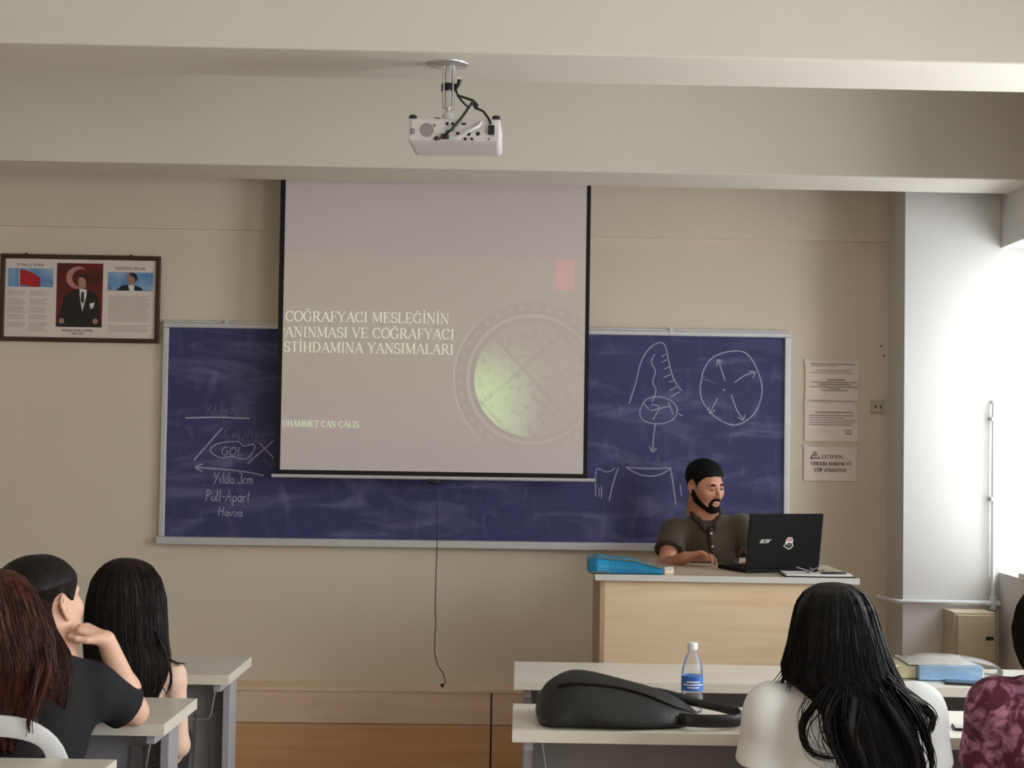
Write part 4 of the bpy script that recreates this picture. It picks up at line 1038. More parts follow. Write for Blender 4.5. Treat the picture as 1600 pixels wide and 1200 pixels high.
# ------------------------------------------------------------------ the teacher
TY = 6.74
tn = at(1103, 806, TY+.02); th_ = at(1102, 759, TY)
TS = .88
J = seated((tn[0]+.02, TY+.06, .72), tn, th_, .395, 172, .40, .2)
J['shr'] = at(1054, 832, TY-.01); J['shl'] = at(1160, 825, TY+.01)      # his right is at the image's left
J['elr'] = at(1037, 890, 6.57); J['wrr'] = at(1071, 871, 6.37)
J['ell'] = at(1190, 890, 6.62); J['wrl'] = at(1168, 886, 6.47)
J['handr'] = np.array(((.93, -.2, .22), (-.05, -.25, -1), (26, 38, 26), (6, 0, 0)))
J['handl'] = np.array(((-.75, -.62, -.02), (0, -.1, -1), (25, 25, 20), (4, 0, 0)))
Rt = facing(146, -9, 3)
te = Person('bearded man in an olive polo shirt seated behind the laptop at the teaching desk', J, Rt, dict(skin='skin_man'), .96, .004, TS)
te.skin()
te.shirt('polo_shirt', 'polo', .52, .015, neckr=.060)
te.legs('trousers_dark')
eyes(te.root, th_, Rt, TS)
def noear(x, y, z, r):
    e = np.sqrt(((y+.016)/.032)**2+((z+.008)/.043)**2)-1
    return np.where(np.abs(x) > .062, np.maximum(r, -e*.03), r).astype(np.float32)
hl_y = [-.12, -.06, -.035, -.012, .0, .012, .03, .05, .075, .11]; hl_z = [-.075, -.07, -.05, -.045, -.035, -.03, .03, .05, .062, .068]
te.hair_o = te.offset_shell('hair', 'hair_short', lambda x, y, z: .003+.010*np.clip((z-.01)/.08, 0, 1), lambda x, y, z: noear(x, y, z, np.interp(y, hl_y, hl_z).astype(np.float32)-z+.002*np.sin(x*170)))
def beard(x, y, z):
    jaw = z - (-.092 + np.clip(.072-y, 0, .09)*1.12)
    jaw = np.maximum(jaw, -(y+.006))
    mous = np.sqrt((x/.031)**2+((z+.0545)/.0085)**2)-1
    eo = np.sqrt((x/.037)**2+((z+.078)/.031)**2); ei = np.sqrt((x/.0235)**2+((z+.0735)/.0135)**2); gob = np.maximum(np.maximum(eo-1, 1-ei)*.016, .05-y)
    chin = z+.09
    mouth = .0
    r_ = np.minimum(np.minimum(jaw, mous*.008 + np.where(y > .06, 0, 1)), np.minimum(gob, chin + np.where(y > .03, 0, 1)))
    return r_.astype(np.float32)
te.beard_o = te.offset_shell('beard', 'hair_beard', .0032, beard)
def patch(name, mat, parent, pts, r, k=.004):
    lo = np.min(pts, 0)-.03; hi = np.max(pts, 0)+.03
    F = Field(lo, hi, .002); F.path(pts, r, k); return F.mesh(name, mat, parent)
hp = lambda x, y, z: th_ + TS*(Rt @ np.array((x, y, z)))
patch('lips', 'lips', te.root, [hp(-.019, .0895, -.0715), hp(0, .0945, -.0725), hp(.019, .0895, -.0715)], [.0035, .0048, .0035])
for e in (-1, 1): patch('eyebrow', 'hair_beard', te.root, [hp(e*.013, .0905, .0195), hp(e*.03, .0895, .0225), hp(e*.043, .0868, .0205)], [.0040, .0047, .0034])
for e in (-1, 1): patch('eyelid', 'skin_man', te.root, [hp(e*.019, .0865, .0055), hp(e*.031, .0885, .006), hp(e*.043, .0825, .0045)], [.004, .0046, .004])
def fuzz(o, name, mat, n, ln, r, lean, seed=1, zmin=None):
    me = o.data; k = len(me.vertices); co = np.zeros(k*3, np.float32); me.vertices.foreach_get('co', co); co = co.reshape(-1, 3)
    no_ = np.zeros(k*3, np.float32); me.vertices.foreach_get('normal', no_); no_ = no_.reshape(-1, 3)
    r2 = np.random.RandomState(seed); mb = MB()
    for i in r2.choice(k, min(n, k), replace=False):
        d = nrm(no_[i]*.55 + np.array(lean) + r2.normal(0, .25, 3)); p = co[i]-no_[i]*.002; L_ = ln*r2.uniform(.6, 1.2)
        mb.tube([p, p+d*L_*.6, p+d*L_ + np.array((0, 0, -.15))*L_], [r, r*.8, r*.25], 3, cap=False)
    q_ = mb.build(name, mat); q_.parent = o.parent; q_.matrix_parent_inverse = o.matrix_parent_inverse.copy(); return q_
fuzz(te.hair_o, 'hair_strands', 'hair_short', 1500, .008, .0009, te.Rh[:, 1]*.35, 2)
fuzz(te.beard_o, 'beard_strands', 'hair_beard', 900, .006, .0008, (0, 0, -.5), 3)
# collar: a turned-down band, and the button placket
F = Field(tn-.14, tn+.14, .004)
fw_, rt_, up_ = te.fw, te.rt, te.up
ring = []
for a in range(-150, 151, 15):
    q_ = math.radians(a); p = tn + up_*(.028 - .030*(math.cos(q_)*.5+.5)**1.0 + .0) - fw_*(-.074*math.cos(q_+0)*.92 + .012)*-1 + rt_*.070*math.sin(q_)
    ring.append(p)
ring = []
for a in range(-168, 169, 12):
    q_ = math.radians(a)                          # 180 = nape, 0 = throat
    c_ = (math.cos(q_)+1)/2
    ring.append(tn + up_*(.036-.066*c_**1.4) + fw_*(.064*math.cos(q_)*.95 + .014) + rt_*.062*math.sin(q_))
F.path(ring, [.0095]*len(ring), .008)
for e in (-1, 1):
    F.path([tn - up_*.004 + fw_*.05 + rt_*e*.047, tn - up_*.034 + fw_*.078 + rt_*e*.028, tn - up_*.054 + fw_*.09 + rt_*e*.02], [.011, .010, .005], .012)
F.mesh('collar', 'polo_trim', te.root)
pk = MB()
for i, (a, c) in enumerate(((.060, .112), (.085, .124), (.112, .132), (.14, .138))):
    pass
F = Field(tn-.22, tn+.2, .004); F.path([tn - up_*.05 + fw_*.095, tn - up_*.10 + fw_*.118, tn - up_*.155 + fw_*.130], [.012, .012, .011], .006); F.mesh('placket', 'polo_trim', te.root)
for d_, f_ in ((.062, .113), (.115, .1335)):
    bt = MB().lathe([(.005, -.0015), (.0055, .0), (.004, .002)], (0, 0, 0), 10, 'Y').build('button', 'cap_white'); bt.matrix_world = Matrix.Translation(Vector(tn - up_*d_ + fw_*f_)); put_under(bt, te.root)

# ------------------------------------------------------------------ chairs (white plastic shells with an arched opening in the back)
def make_chair(label, x, y, yaw, group, floor=0.0, top=.80):
    t = thing('student_chair' if floor == 0 else 'teacher_chair', label, 'chair', group, loc=(x, y, floor), rz=-math.radians(yaw))
    # local +y = the way the sitter faces
    v = []; nx, ny = 10, 10
    for j in range(ny+1):
        for i in range(nx+1):
            a, c = i/nx*2-1, j/ny*2-1
            sx = .205*a*(1-.08*c*c); sy = .2*c*(1-.05*a*a)
            v.append((sx, sy, .44+.02*a*a+.012*c*c-.02*max(0, c-.6)))
    fs = [(j*(nx+1)+i, j*(nx+1)+i+1, (j+1)*(nx+1)+i+1, (j+1)*(nx+1)+i) for j in range(ny) for i in range(nx)]
    st = MB().add(v, fs, True).build('seat', 'white_plastic', t); so_ = st.modifiers.new('s', 'SOLIDIFY'); so_.thickness = .012
    def ringpt(a, w, h, zc, back): return (w*math.copysign(abs(math.cos(a))**.75, math.cos(a)), back, zc + h*math.copysign(abs(math.sin(a))**.75, math.sin(a)))
    n = 40; hh = (top-.47)/2; zc = .47+hh; V2 = []
    for w, h, zo in ((.2, hh, 0), (.145, hh*.34, hh*.38)):
        for i in range(n):
            p = ringpt(2*math.pi*i/n, w, h, zc+zo, 0); bk = -.195 - (p[2]-.47)*.10 + .06*(p[0]/.2)**2
            V2.append((p[0], bk, p[2]))
    br = MB().add(V2, [(i, (i+1) % n, n+(i+1) % n, n+i) for i in range(n)], True).build('backrest', 'white_plastic', t)
    so_ = br.modifiers.new('s', 'SOLIDIFY'); so_.thickness = .016; so_.offset = 0
    bv = br.modifiers.new('b', 'BEVEL'); bv.width = .004; bv.segments = 2
    for sx in (-1, 1):
        MB().tube([(sx*.15, -.17, .44), (sx*.15, -.195, .48), (sx*.15, -.21, .56)], .011, 8).build('back_post', 'steel', t)
        for sy in (-1, 1): MB().tube([(sx*.16, sy*.15, .432), (sx*.19, sy*.19, .0)], .011, 8).build('leg', 'steel', t)
    return t
GC = 'white plastic chairs of the students'

# ------------------------------------------------------------------ girl with bare shoulders, front left row
def arms_down(J, yaw, front=.25, out=.02, z=.76, side=.2):
    R = facing(yaw); rt, fw = R[:, 0], R[:, 1]
    for e, sg in (('l', -1), ('r', 1)):
        sh = J['sh'+e]; J['el'+e] = sh + fw*.09 + rt*sg*out + np.array((0, 0, -.215)); w = J['el'+e] + fw*.2 - rt*sg*.09; w[2] = z; J['wr'+e] = w
        J['hand'+e] = np.array((fw*.8-rt*sg*.5, (0, 0, -1), (12, 14, 10), (4, 0, 0)))
    return J
GY = 4.80
gn = at(207, 1022, GY); gh = at(200, 935, GY+.01)
J = seated((gn[0]-.02, GY-.08, .54), gn, gh, .335, -4)
J['shr'] = at(271, 1052, GY); J['shl'] = at(136, 1050, GY)
arms_down(J, 4, out=.0, z=.775); J['elr'] = at(279, 1165, GY+.0); J['ell'] = at(128, 1165, GY+.0); J['wrr'] = J['elr'] + np.array((-.1, .13, -.1)); J['wrl'] = J['ell'] + np.array((.1, .13, -.1))
g2 = Person('girl with long straight dark hair and bare shoulders seen from behind, front left row', J, facing(4, 0), dict(skin='skin_pale'), .86, .005, .94)
g2.skin(); eyes(g2.root, gh, g2.Rh, .94); g2.legs('trousers_dark')
F = Field(np.array(gn)-(.3, .25, .62), np.array(gn)+(.3, .25, .1), .006); g2.torso(F, .006); F.clip(gn-g2.up*.14, g2.up); F.clip(J['pelvis']-g2.up*.05, -g2.up)
for e in (-1, 1): F.path([gn + g2.rt*e*.07 - g2.up*.02 - g2.fw*.02, gn + g2.rt*e*.07 - g2.up*.09 - g2.fw*.072, gn + g2.rt*e*.065 - g2.up*.16 - g2.fw*.085], [.009, .009, .009], .005)
F.mesh('tank_top', 'top_dark', g2.root)
hm = mantle([(872, 186, 206, GY, .012), (875, 174, 221, GY, .05), (885, 160, 236, GY, .085), (905, 146, 249, GY-.005, .108), (935, 138, 257, GY-.012, .118), (970, 135, 259, GY-.02, .112), (1000, 133, 260, GY-.035, .098), (1030, 134, 265, GY-.05, .085), (1060, 150, 258, GY-.065, .07), (1088, 170, 246, GY-.08, .05), (1120, 190, 238, GY-.09, .02)], 4, .055, 62, tip=.05, seed=3)
lock(hm, [(240, 985, GY-.09), (256, 1020, GY-.07), (272, 1034, GY-.05), (290, 1038, GY+.02)], .006, 5, .002, 1)
lock(hm, [(250, 1000, GY-.09), (262, 1030, GY-.085), (268, 1060, GY-.09), (262, 1088, GY-.09)], .006, 5, .002, 2)
lock(hm, [(236, 1010, GY-.1), (246, 1050, GY-.1), (240, 1085, GY-.11)], .008, 6, .002, 3)
wisps(hm, [(245, 1000, GY-.09), (243, 1030, GY-.09), (252, 1065, GY-.1), (266, 1086, GY-.1)], 5, .006, .001, 4)
hairmesh(hm, 'hair_brown', g2)
make_chair('white plastic chair under the girl with bare shoulders', gn[0]-.02, GY-.07, -4, GC, top=.70)

# ------------------------------------------------------------------ girl in black with her chin on her hand
BY = 4.04
bn = at(88, 1022, BY-.02); bh = at(72, 945, BY+.045)
J = seated((bn[0]-.03, BY-.14, .55), bn, bh, .35, 22)
J['shr'] = at(146, 1072, BY-.0); J['shl'] = at(18, 1062, BY+.04)
J['elr'] = at(210, 1112, 4.14); J['wrr'] = at(166, 1000, 4.04)
J['handr'] = np.array(((-.88, -.02, .42), (-.42, .1, -.88), (55, 80, 55), (2, 0, 0)))
J['ell'] = J['shl'] + np.array((-.03, .12, -.2)); J['wrl'] = J['ell'] + np.array((.14, .16, 0)); J['wrl'][2] = .785; J['handl'] = np.array(((.8, .3, 0), (0, 0, -1), (10, 12, 10), (4, 0, 0)))
g3 = Person('girl in a black t-shirt resting her chin on her hand, elbow on the left desk', J, facing(28, 12, -6), dict(skin='skin_fair'), .92, .004, .97)
g3.skin(); eyes(g3.root, bh, g3.Rh, .97); g3.shirt('black_tshirt', 'tee_black', .78, .018, neckr=.075); g3.legs('trousers_dark')
hy = [-.13, -.068, -.052, -.038, -.015, .004, .018, .03, .06, .08, .12]; hz_ = [-.12, -.1, -.03, .014, .03, .024, .008, -.002, .03, .06, .07]
g3.offset_shell('hair_cap', 'hair_dark', lambda x, y, z: (.012+.010*np.clip((z-.0)/.07, 0, 1)+.014*np.clip(-y/.08, 0, 1))*(1-.7*np.clip((np.abs(x)-.05)/.03, 0, 1)*np.clip((.06-z)/.04, 0, 1)), lambda x, y, z: noear(x, y, z, np.interp(y, hy, hz_).astype(np.float32)-z), .17)
hm = mantle([(925, 30, 74, BY-.03, .05), (955, 22, 76, BY-.05, .06), (985, 20, 86, BY-.07, .06), (1020, 28, 108, BY-.10, .05), (1050, 44, 114, BY-.115, .04), (1080, 62, 110, BY-.13, .03), (1105, 84, 104, BY-.14, .012)], 46, .3, 10, seed=5, tip=.06)
wisps(hm, [(44, 920, BY-.04), (60, 945, BY-.05), (72, 980, BY-.08), (86, 1020, BY-.12), (100, 1060, BY-.14), (98, 1095, BY-.16)], 24, .009, .0014, 6)
hairmesh(hm, 'hair_chestnut', g3, 'long_hair'); hm = MB()
for t_ in range(230):
    r2 = np.random.RandomState(400+t_); th0 = r2.uniform(-1.3, 1.3); y0 = r2.uniform(.02, .075) if abs(th0) < 1.2 else r2.uniform(-.035, .03)
    Q = []
    for u_ in np.linspace(0, 1, 9):
        y_ = y0+(-.105-y0)*u_; rr2 = math.sqrt(max(.03, 1-((y_+.022)/.128)**2)); th2 = th0*(1-.25*u_)+.25*u_*math.copysign(1, th0)*.6; lift = 1.0+r2.uniform(-.004, .012)
        Q.append(bh + .97*(g3.Rh @ np.array((.096*rr2*math.sin(th2)*lift, y_, .026-.075*u_*u_*.6+.106*rr2*math.cos(th2)*lift))))
    hm.tube(Q, [.0022*min(1, .3+.3*k_, .3+.3*(8-k_)) for k_ in range(9)], 4, cap=False)
ea = MB().lathe([(.001, -.004), (.0035, 0), (.001, .004)], (0, 0, 0), 8).build('earring', 'steel'); hairmesh(hm, 'hair_dark', g3, 'swept_hair'); ea.matrix_world = Matrix.Translation(Vector(at(95, 1010, BY-.02))); put_under(ea, g3.root)

# ------------------------------------------------------------------ girl with red-brown hair at the left edge
RY = 3.80
rn = at(-95, 1045, RY); rh = at(-22, 970, RY+.02)
J = seated((rn[0]-.26, RY-.0, .54), rn, rh, .35, 8)
arms_down(J, 8, z=.64); J['wrl'] = J['wrl']-np.array((0, .07, 0)); J['wrr'] = J['wrr']-np.array((0, .07, 0))
g4 = Person('girl with long red-brown hair at the left edge, seen from behind', J, facing(12, 0, 8), dict(skin='skin_fair'), .9, .006, .96)
g4.skin(); eyes(g4.root, rh, g4.Rh, .96); g4.shirt('dark_tshirt', 'top_dark', .7, .014); g4.legs('denim')
hm = mantle([(888, -26, -2, RY, .012), (891, -52, 20, RY, .05), (902, -78, 36, RY, .09), (925, -96, 54, RY-.005, .112), (960, -104, 68, RY-.012, .12), (1000, -106, 80, RY-.02, .115), (1040, -106, 84, RY-.03, .10), (1080, -102, 74, RY-.035, .075), (1110, -94, 56, RY-.04, .055), (1135, -80, 44, RY-.045, .035), (1155, -60, 24, RY-.05, .015)], 12, .055, 60, tip=.06, seed=9)
lock(hm, [(70, 1010, RY-.08), (76, 1050, RY-.09), (62, 1095, RY-.1), (56, 1120, RY-.11)], .009, 8, .0022, 11)
wisps(hm, [(72, 1000, RY-.06), (82, 1040, RY-.06), (84, 1080, RY-.06), (78, 1110, RY-.07)], 14, .007, .0012, 12)
lock(hm, [(60, 1040, RY-.1), (50, 1090, RY-.12), (44, 1120, RY-.10), (46, 1145, RY-.08)], .010, 8, .0024, 13)
hairmesh(hm, 'hair_red', g4)
cc = at(-22, 1120, 3.70)
make_chair('white plastic chair with an arched back at the left edge, under the girl in black', cc[0], 3.945, 4, GC, top=cc[2]+.005)
make_chair('white plastic chair under the girl with red-brown hair', rn[0]-.34, 3.92, 6, GC, top=.76)

# ------------------------------------------------------------------ girl in the white t-shirt, right
WYY = 3.76
wn = at(1318, 1063, WYY); wh = at(1306, 995, WYY+.015)
J = seated((wn[0], WYY-.03, .53), wn, wh, .40, -3)
J['shl'] = at(1208, 1107, WYY); J['shr'] = at(1432, 1108, WYY)
J['ell'] = at(1182, 1216, WYY+.04); J['elr'] = at(1455, 1218, WYY+.04)
for e, sg in (('l', -1), ('r', 1)):
    J['wr'+e] = J['el'+e] + np.array((-sg*.12, .20, .0)); J['wr'+e][2] = .775; J['hand'+e] = np.array(((-sg*.5, .85, 0), (0, 0, -1), (10, 12, 10), (4, 0, 0)))
J['ell'][2] = .655; J['elr'][2] = .655; J['wrl'][1] = 4.22; J['wrr'][1] = 4.22; J['wrl'][2] = J['wrr'][2] = .787
g5 = Person('girl in a white t-shirt with long black hair seen from behind, right row', J, facing(-3, 0), dict(skin='skin_fair'), .98, .005, 1.0)
g5.skin(); eyes(g5.root, wh, g5.Rh, 1.0); g5.shirt('white_tshirt', 'tee_white', .60, .018, neckr=.072); g5.legs('denim')
hm = mantle([(910, 1291, 1313, WYY, .012), (913, 1277, 1330, WYY, .05), (923, 1260, 1348, WYY, .088), (943, 1246, 1362, WYY-.004, .11), (975, 1239, 1372, WYY-.012, .122), (1010, 1233, 1384, WYY-.02, .12), (1040, 1224, 1396, WYY-.03, .112), (1062, 1226, 1408, WYY-.045, .10), (1085, 1262, 1418, WYY-.065, .09), (1115, 1282, 1424, WYY-.085, .075), (1150, 1294, 1432, WYY-.10, .06), (1190, 1302, 1444, WYY-.11, .048), (1230, 1312, 1446, WYY-.115, .03), (1260, 1330, 1430, WYY-.12, .012)], -3, .055, 62, tip=.05, seed=14, ridges=.04)
lock(hm, [(1236, 1020, WYY-.04), (1228, 1050, WYY-.03), (1219, 1074, WYY-.01)], .010, 8, .0022, 20)
lock(hm, [(1255, 1030, WYY-.09), (1245, 1055, WYY-.08), (1238, 1068, WYY-.06)], .014, 8, .0022, 21)
lock(hm, [(1300, 1070, WYY-.14), (1275, 1100, WYY-.14), (1255, 1130, WYY-.13), (1256, 1160, WYY-.13), (1275, 1180, WYY-.14), (1305, 1184, WYY-.15)], .012, 10, .0022, 22)
lock(hm, [(1310, 1080, WYY-.15), (1292, 1115, WYY-.16), (1296, 1155, WYY-.17), (1312, 1195, WYY-.17), (1316, 1230, WYY-.17)], .014, 10, .0024, 23)
lock(hm, [(1335, 1090, WYY-.17), (1330, 1140, WYY-.185), (1350, 1190, WYY-.185), (1360, 1240, WYY-.18)], .018, 10, .0026, 24)
lock(hm, [(1385, 1060, WYY-.13), (1412, 1085, WYY-.12), (1446, 1108, WYY-.11), (1458, 1128, WYY-.11), (1448, 1144, WYY-.12), (1425, 1136, WYY-.15)], .013, 10, .0022, 25)
lock(hm, [(1395, 1070, WYY-.15), (1428, 1110, WYY-.15), (1446, 1150, WYY-.15), (1456, 1190, WYY-.15), (1450, 1225, WYY-.15)], .016, 10, .0024, 26)
lock(hm, [(1375, 1085, WYY-.17), (1405, 1130, WYY-.175), (1430, 1175, WYY-.175), (1436, 1230, WYY-.17)], .018, 10, .0026, 27)
wisps(hm, [(1262, 1090, WYY-.12), (1250, 1120, WYY-.13), (1262, 1165, WYY-.13), (1300, 1185, WYY-.15)], 6, .008, .001, 28)
wisps(hm, [(1300, 1090, WYY-.14), (1280, 1140, WYY-.15), (1300, 1180, WYY-.15), (1322, 1215, WYY-.16)], 10, .012, .001, 29)
wisps(hm, [(1410, 1080, WYY-.12), (1450, 1105, WYY-.11), (1462, 1125, WYY-.11), (1440, 1146, WYY-.12)], 8, .006, .001, 30)
hairmesh(hm, 'hair_black', g5)
make_chair('white plastic chair under the girl in the white t-shirt', wn[0], WYY-.06, -3, GC, top=.76)

# ------------------------------------------------------------------ person in the maroon floral top, right edge
FY = 3.72
fn = at(1648, 1060, FY); fh = at(1656, 988, FY+.02)
J = seated((fn[0]+.01, FY-.03, .54), fn, fh, .385, -6)
J['shl'] = at(1557, 1100, FY); arms_down(J, -6, z=.787, out=.02)
J['ell'] = at(1540, 1200, FY+.05)
g6 = Person('person in a maroon floral top at the right edge, seen from behind', J, facing(-6, 0), dict(skin='skin_fair'), .98, .006, .98)
g6.skin(); eyes(g6.root, fh, g6.Rh, .98); g6.shirt('floral_top', 'floral', .95, .018); g6.legs('trousers_dark')
hm = mantle([(905, 1646, 1668, FY, .012), (910, 1630, 1686, FY, .055), (925, 1610, 1706, FY, .09), (950, 1594, 1722, FY-.005, .115), (985, 1587, 1728, FY-.01, .12), (1015, 1590, 1726, FY-.02, .11), (1040, 1598, 1716, FY-.03, .09), (1062, 1616, 1700, FY-.035, .06), (1080, 1640, 1680, FY-.04, .02)], -6, .055, 62, seed=31, tip=.03)
hairmesh(hm, 'hair_brown', g6)
make_chair('white plastic chair under the person in the floral top', fn[0]+.01, FY-.06, -6, GC, top=.76)
make_chair('white chair of the teacher hidden behind the teaching desk', tn[0]+.02, TY+.05, 172, None, .2, .75)

# ------------------------------------------------------------------ things on the teaching desk
lp = at(1222, 897, 6.12); lp[2] = PZ
lt = thing('laptop', 'open black laptop with a sticker on its lid, seen from behind', 'laptop', loc=tuple(lp), rz=math.radians(20))
LW, LH = .165, .222
box('laptop_base', 'laptop_black', lt, -LW, LW, .0, .235, .0, .018, .004)
box('keyboard', 'screen_glass', lt, -LW+.02, LW-.02, .03, .15, .018, .0195)
ld_ = MB().box(-LW, LW, -.008, 0, 0, LH).build('laptop_lid', 'laptop_black', lt, .004); ld_.location = (0, .004, .016); ld_.rotation_euler = (math.radians(9), 0, 0)
box('display', 'screen_glass', ld_, -LW+.01, LW-.01, 0, .0006, .012, LH-.01)
# maker's lettering: a c e r
mb = MB(); x = -LW+.052; z = .106; h = .013
def it(pts): return [(x+(p[0]+.3*p[1])*h, z+p[1]*h) for p in pts]
GL = {'a': (1.0, [[(.1, .95), (.75, .95), (.75, .05)], [(.75, .05), (.1, .05), (.1, .5), (.75, .5)]]), 'c': (.9, [[(.75, .95), (.1, .95), (.1, .05), (.75, .05)]]), 'e': (.95, [[(.75, .05), (.1, .05), (.1, .95), (.75, .95), (.75, .5), (.1, .5)]]), 'r': (.8, [[(.1, 0), (.1, .95), (.8, .95)]])}
for ch in 'acer':
    for st in GL[ch][1]: mb.ribbon(it(st), .0034, -.0086)
    x += GL[ch][0]*h
mb.build('lettering', 'print_white', ld_)
sk = box('sticker', 'print_white', ld_, 0, .001, -.0086, -.008, .09, .091)
sk_o = MB().plate([(.0, .098), (.004, .118), (.012, .128), (.03, .127), (.036, .115), (.034, .106), (.038, .093), (.028, .082), (.016, .079), (-.008, .094)], -.0088, .0006).build('sticker', 'print_white', ld_)
bpy.data.objects.remove(sk)
MB().plate([(.006, .112), (.008, .119), (.014, .1245), (.028, .1235), (.031, .115), (.026, .111)], -.0094, .0005).build('sticker_print', 'sticker_red', sk_o)
MB().plate([(-.004, .0945), (.016, .106), (.029, .104), (.034, .094), (.026, .0855), (.016, .083)], -.0094, .0005).build('sticker_print', 'black_plastic', sk_o)
MB().plate([(.004, .0955), (.016, .1015), (.026, .099), (.018, .094)], -.01, .0005).build('sticker_print', 'bag_grey', sk_o)
MB().plate([(.010, .1145), (.027, .1175), (.027, .1195), (.010, .1165)], -.01, .0005).build('sticker_print', 'print_white', sk_o)

# blue folded bag
def bluebag():
    b0 = at(913, 894, 5.98); lo, hi = at(905, 905, 5.9)-.05, at(1045, 860, 6.2)+.08
    z0 = PZ; P = lambda px, Y, z: np.array((at(px, 890, Y)[0], Y, z0+z))
    secs = [(918, 6.02, .17, .058), (930, 6.02, .20, .070), (950, 6.03, .20, .062), (985, 6.03, .2, .055), (1010, 6.02, .18, .036), (1034, 6.0, .16, .022)]
    V_, fs = [], []
    for i, (px, yc, dp, h) in enumerate(secs):
        x = at(px, 890, yc)[0]; dp *= .5
        for (a, c) in ((-1, .0), (-1.02, .45), (-.8, .85), (0, 1.0), (.8, .9), (1, .45), (1, 0)): V_.append((x + (.004 if c > .4 else 0)*math.sin(i*2.1), yc+a*dp, z0 + .001 + c*h))
    n = 7
    for i in range(len(secs)-1):
        for j in range(n): fs.append((i*n+j, (i+1)*n+j, (i+1)*n+(j+1) % n, i*n+(j+1) % n))
    fs += [tuple(range(n)), tuple(reversed(range((len(secs)-1)*n, len(secs)*n)))]
    t = thing('blue_bag', 'flat blue zip bag lying on the left end of the teaching desk', 'bag', loc=(at(975, 890, 6.02)[0], 6.02, z0))
    o = MB().add(V_, fs).build('bag_body', 'bag_blue', None, .006); put_under(o, t)
    zp = MB().tube([(v[0], v[1]-.004, v[2]+.004) for v in (V_[i*n+2] for i in range(1, len(secs)))], .0032, 6).build('zip', 'bag_grey'); put_under(zp, t)
    zb = MB().tube([(v[0], v[1]-.003, v[2]+.006) for v in (V_[i*n] for i in range(0, 3))], .003, 6).build('piping', 'bag_grey'); put_under(zb, t)
bluebag()
er = at(1044, 895, 5.99); t = thing('chalk_eraser', 'small cream chalk eraser beside the blue bag', 'eraser', loc=(er[0], 5.99, PZ), rz=.2)
box('felt', 'eraser', t, -.019, .019, -.014, .014, .0, .016, .002); box('grip', 'podium_edge', t, -.019, .019, -.014, .014, .016, .026, .003)
cb = at(1278, 903, 5.97); t = thing('clipboard', 'papers on a dark clipboard at the right end of the teaching desk', 'clipboard', loc=(cb[0], 5.985, PZ), rz=-.03)
box('board', 'black_plastic', t, -.135, .135, -.075, .085, 0, .005, .001)
for k, (a, r) in enumerate(((0, .03), (.004, -.02), (-.01, .05))):
    pz = .0052+k*.0022; po_ = box('paper_sheet', 'print_white', t, -.13, .125, -.068, .08, pz, pz+.002); po_.rotation_euler = (0, 0, r*.5)
t2 = thing('key_bunch', 'bunch of dark keys lying on the clipboard papers', 'keys', loc=(cb[0]-.03, 5.97, PZ+.0124))
MB().tube([(.012*math.cos(a), .012*math.sin(a), .003) for a in np.linspace(0, 6.28, 14)], .0018, 5, cap=False).build('key_ring', 'steel', t2)
for k in range(6):
    a = k*1.05+.3; kb = MB().box(.0, .05, -.003, .003, 0, .0025).lathe([(.009, 0), (.009, .0025)], (.0, 0, 0), 10).build('key', ('black_plastic', 'desk_metal')[k % 2], t2); kb.rotation_euler = (rng.uniform(-.1, .1), -.12-.05*k, a); kb.location = (.012*math.cos(a), .012*math.sin(a), .003+.002*k)
pn = thing('pen', 'dark pen lying on the clipboard papers', 'pen', loc=(cb[0]+.05, 5.94, PZ+.017), rz=.1)
MB().tube([(-.05, 0, 0), (-.04, 0, 0), (.045, 0, 0), (.055, 0, 0)], [.001, .0045, .0045, .003], 8).build('barrel', 'black_plastic', pn); MB().tube([(.01, 0, .006), (.05, 0, .006)], .0012, 6).build('clip', 'steel', pn)

# ------------------------------------------------------------------ things on the right student desks
hbg = thing('handbag', 'slouched black leather handbag lying on the right student desk', 'handbag', loc=(at(950, 1120, 4.32)[0], 4.32, DZ))
def D2(px, py, Y): return at(px, py, Y)
st_ = [(838, .022, .06), (843, .060, .11), (855, .100, .135), (872, .125, .145), (891, .140, .148), (920, .137, .15), (960, .124, .15), (1000, .106, .145), (1035, .082, .13), (1060, .056, .105), (1078, .036, .07), (1088, .022, .035)]
sec = [(-1.0, .02), (-1.04, .16), (-.98, .36), (-.80, .60), (-.52, .82), (-.18, .96), (.02, 1.0), (.25, .95), (.6, .74), (.9, .45), (1.0, .18), (.98, .02), (.5, .0), (0, .0), (-.5, .0)]
V_ = []
for i, (px, h_, dp) in enumerate(st_):
    xx = at(px, 1110, 4.31)[0]
    for j, (a, c) in enumerate(sec):
        wob = .006*math.sin(i*1.7+j*.9)+.004*math.sin(i*.8-j*2.1)
        V_.append((xx + .02*(c-.5)*(1 if i > 6 else -.6), 4.315 + a*dp + (wob if c > .1 else 0), DZ + .001 + c*h_ + (wob*.5 if c > .1 else 0)))
n = len(sec); fs = [(i*n+j, (i+1)*n+j, (i+1)*n+(j+1) % n, i*n+(j+1) % n) for i in range(len(st_)-1) for j in range(n)]
fs += [tuple(range(n)), tuple(reversed(range((len(st_)-1)*n, len(st_)*n)))]
o = MB().add(V_, fs, True).build('bag_body', 'black_leather'); put_under(o, hbg)
sd_ = o.modifiers.new('s', 'SUBSURF'); sd_.levels = sd_.render_levels = 2
o = MB().tube(spline([V_[i*n+4] for i in range(3, len(st_)-1)], 4), .0035, 6).build('seam', 'gap_dark'); put_under(o, hbg)
def strap(name, pts, w=.012, mat='black_leather', th=.25):
    o = MB().tube(spline(pts, 6), w, 8, flat=th).build(name, mat); return put_under(o, hbg)
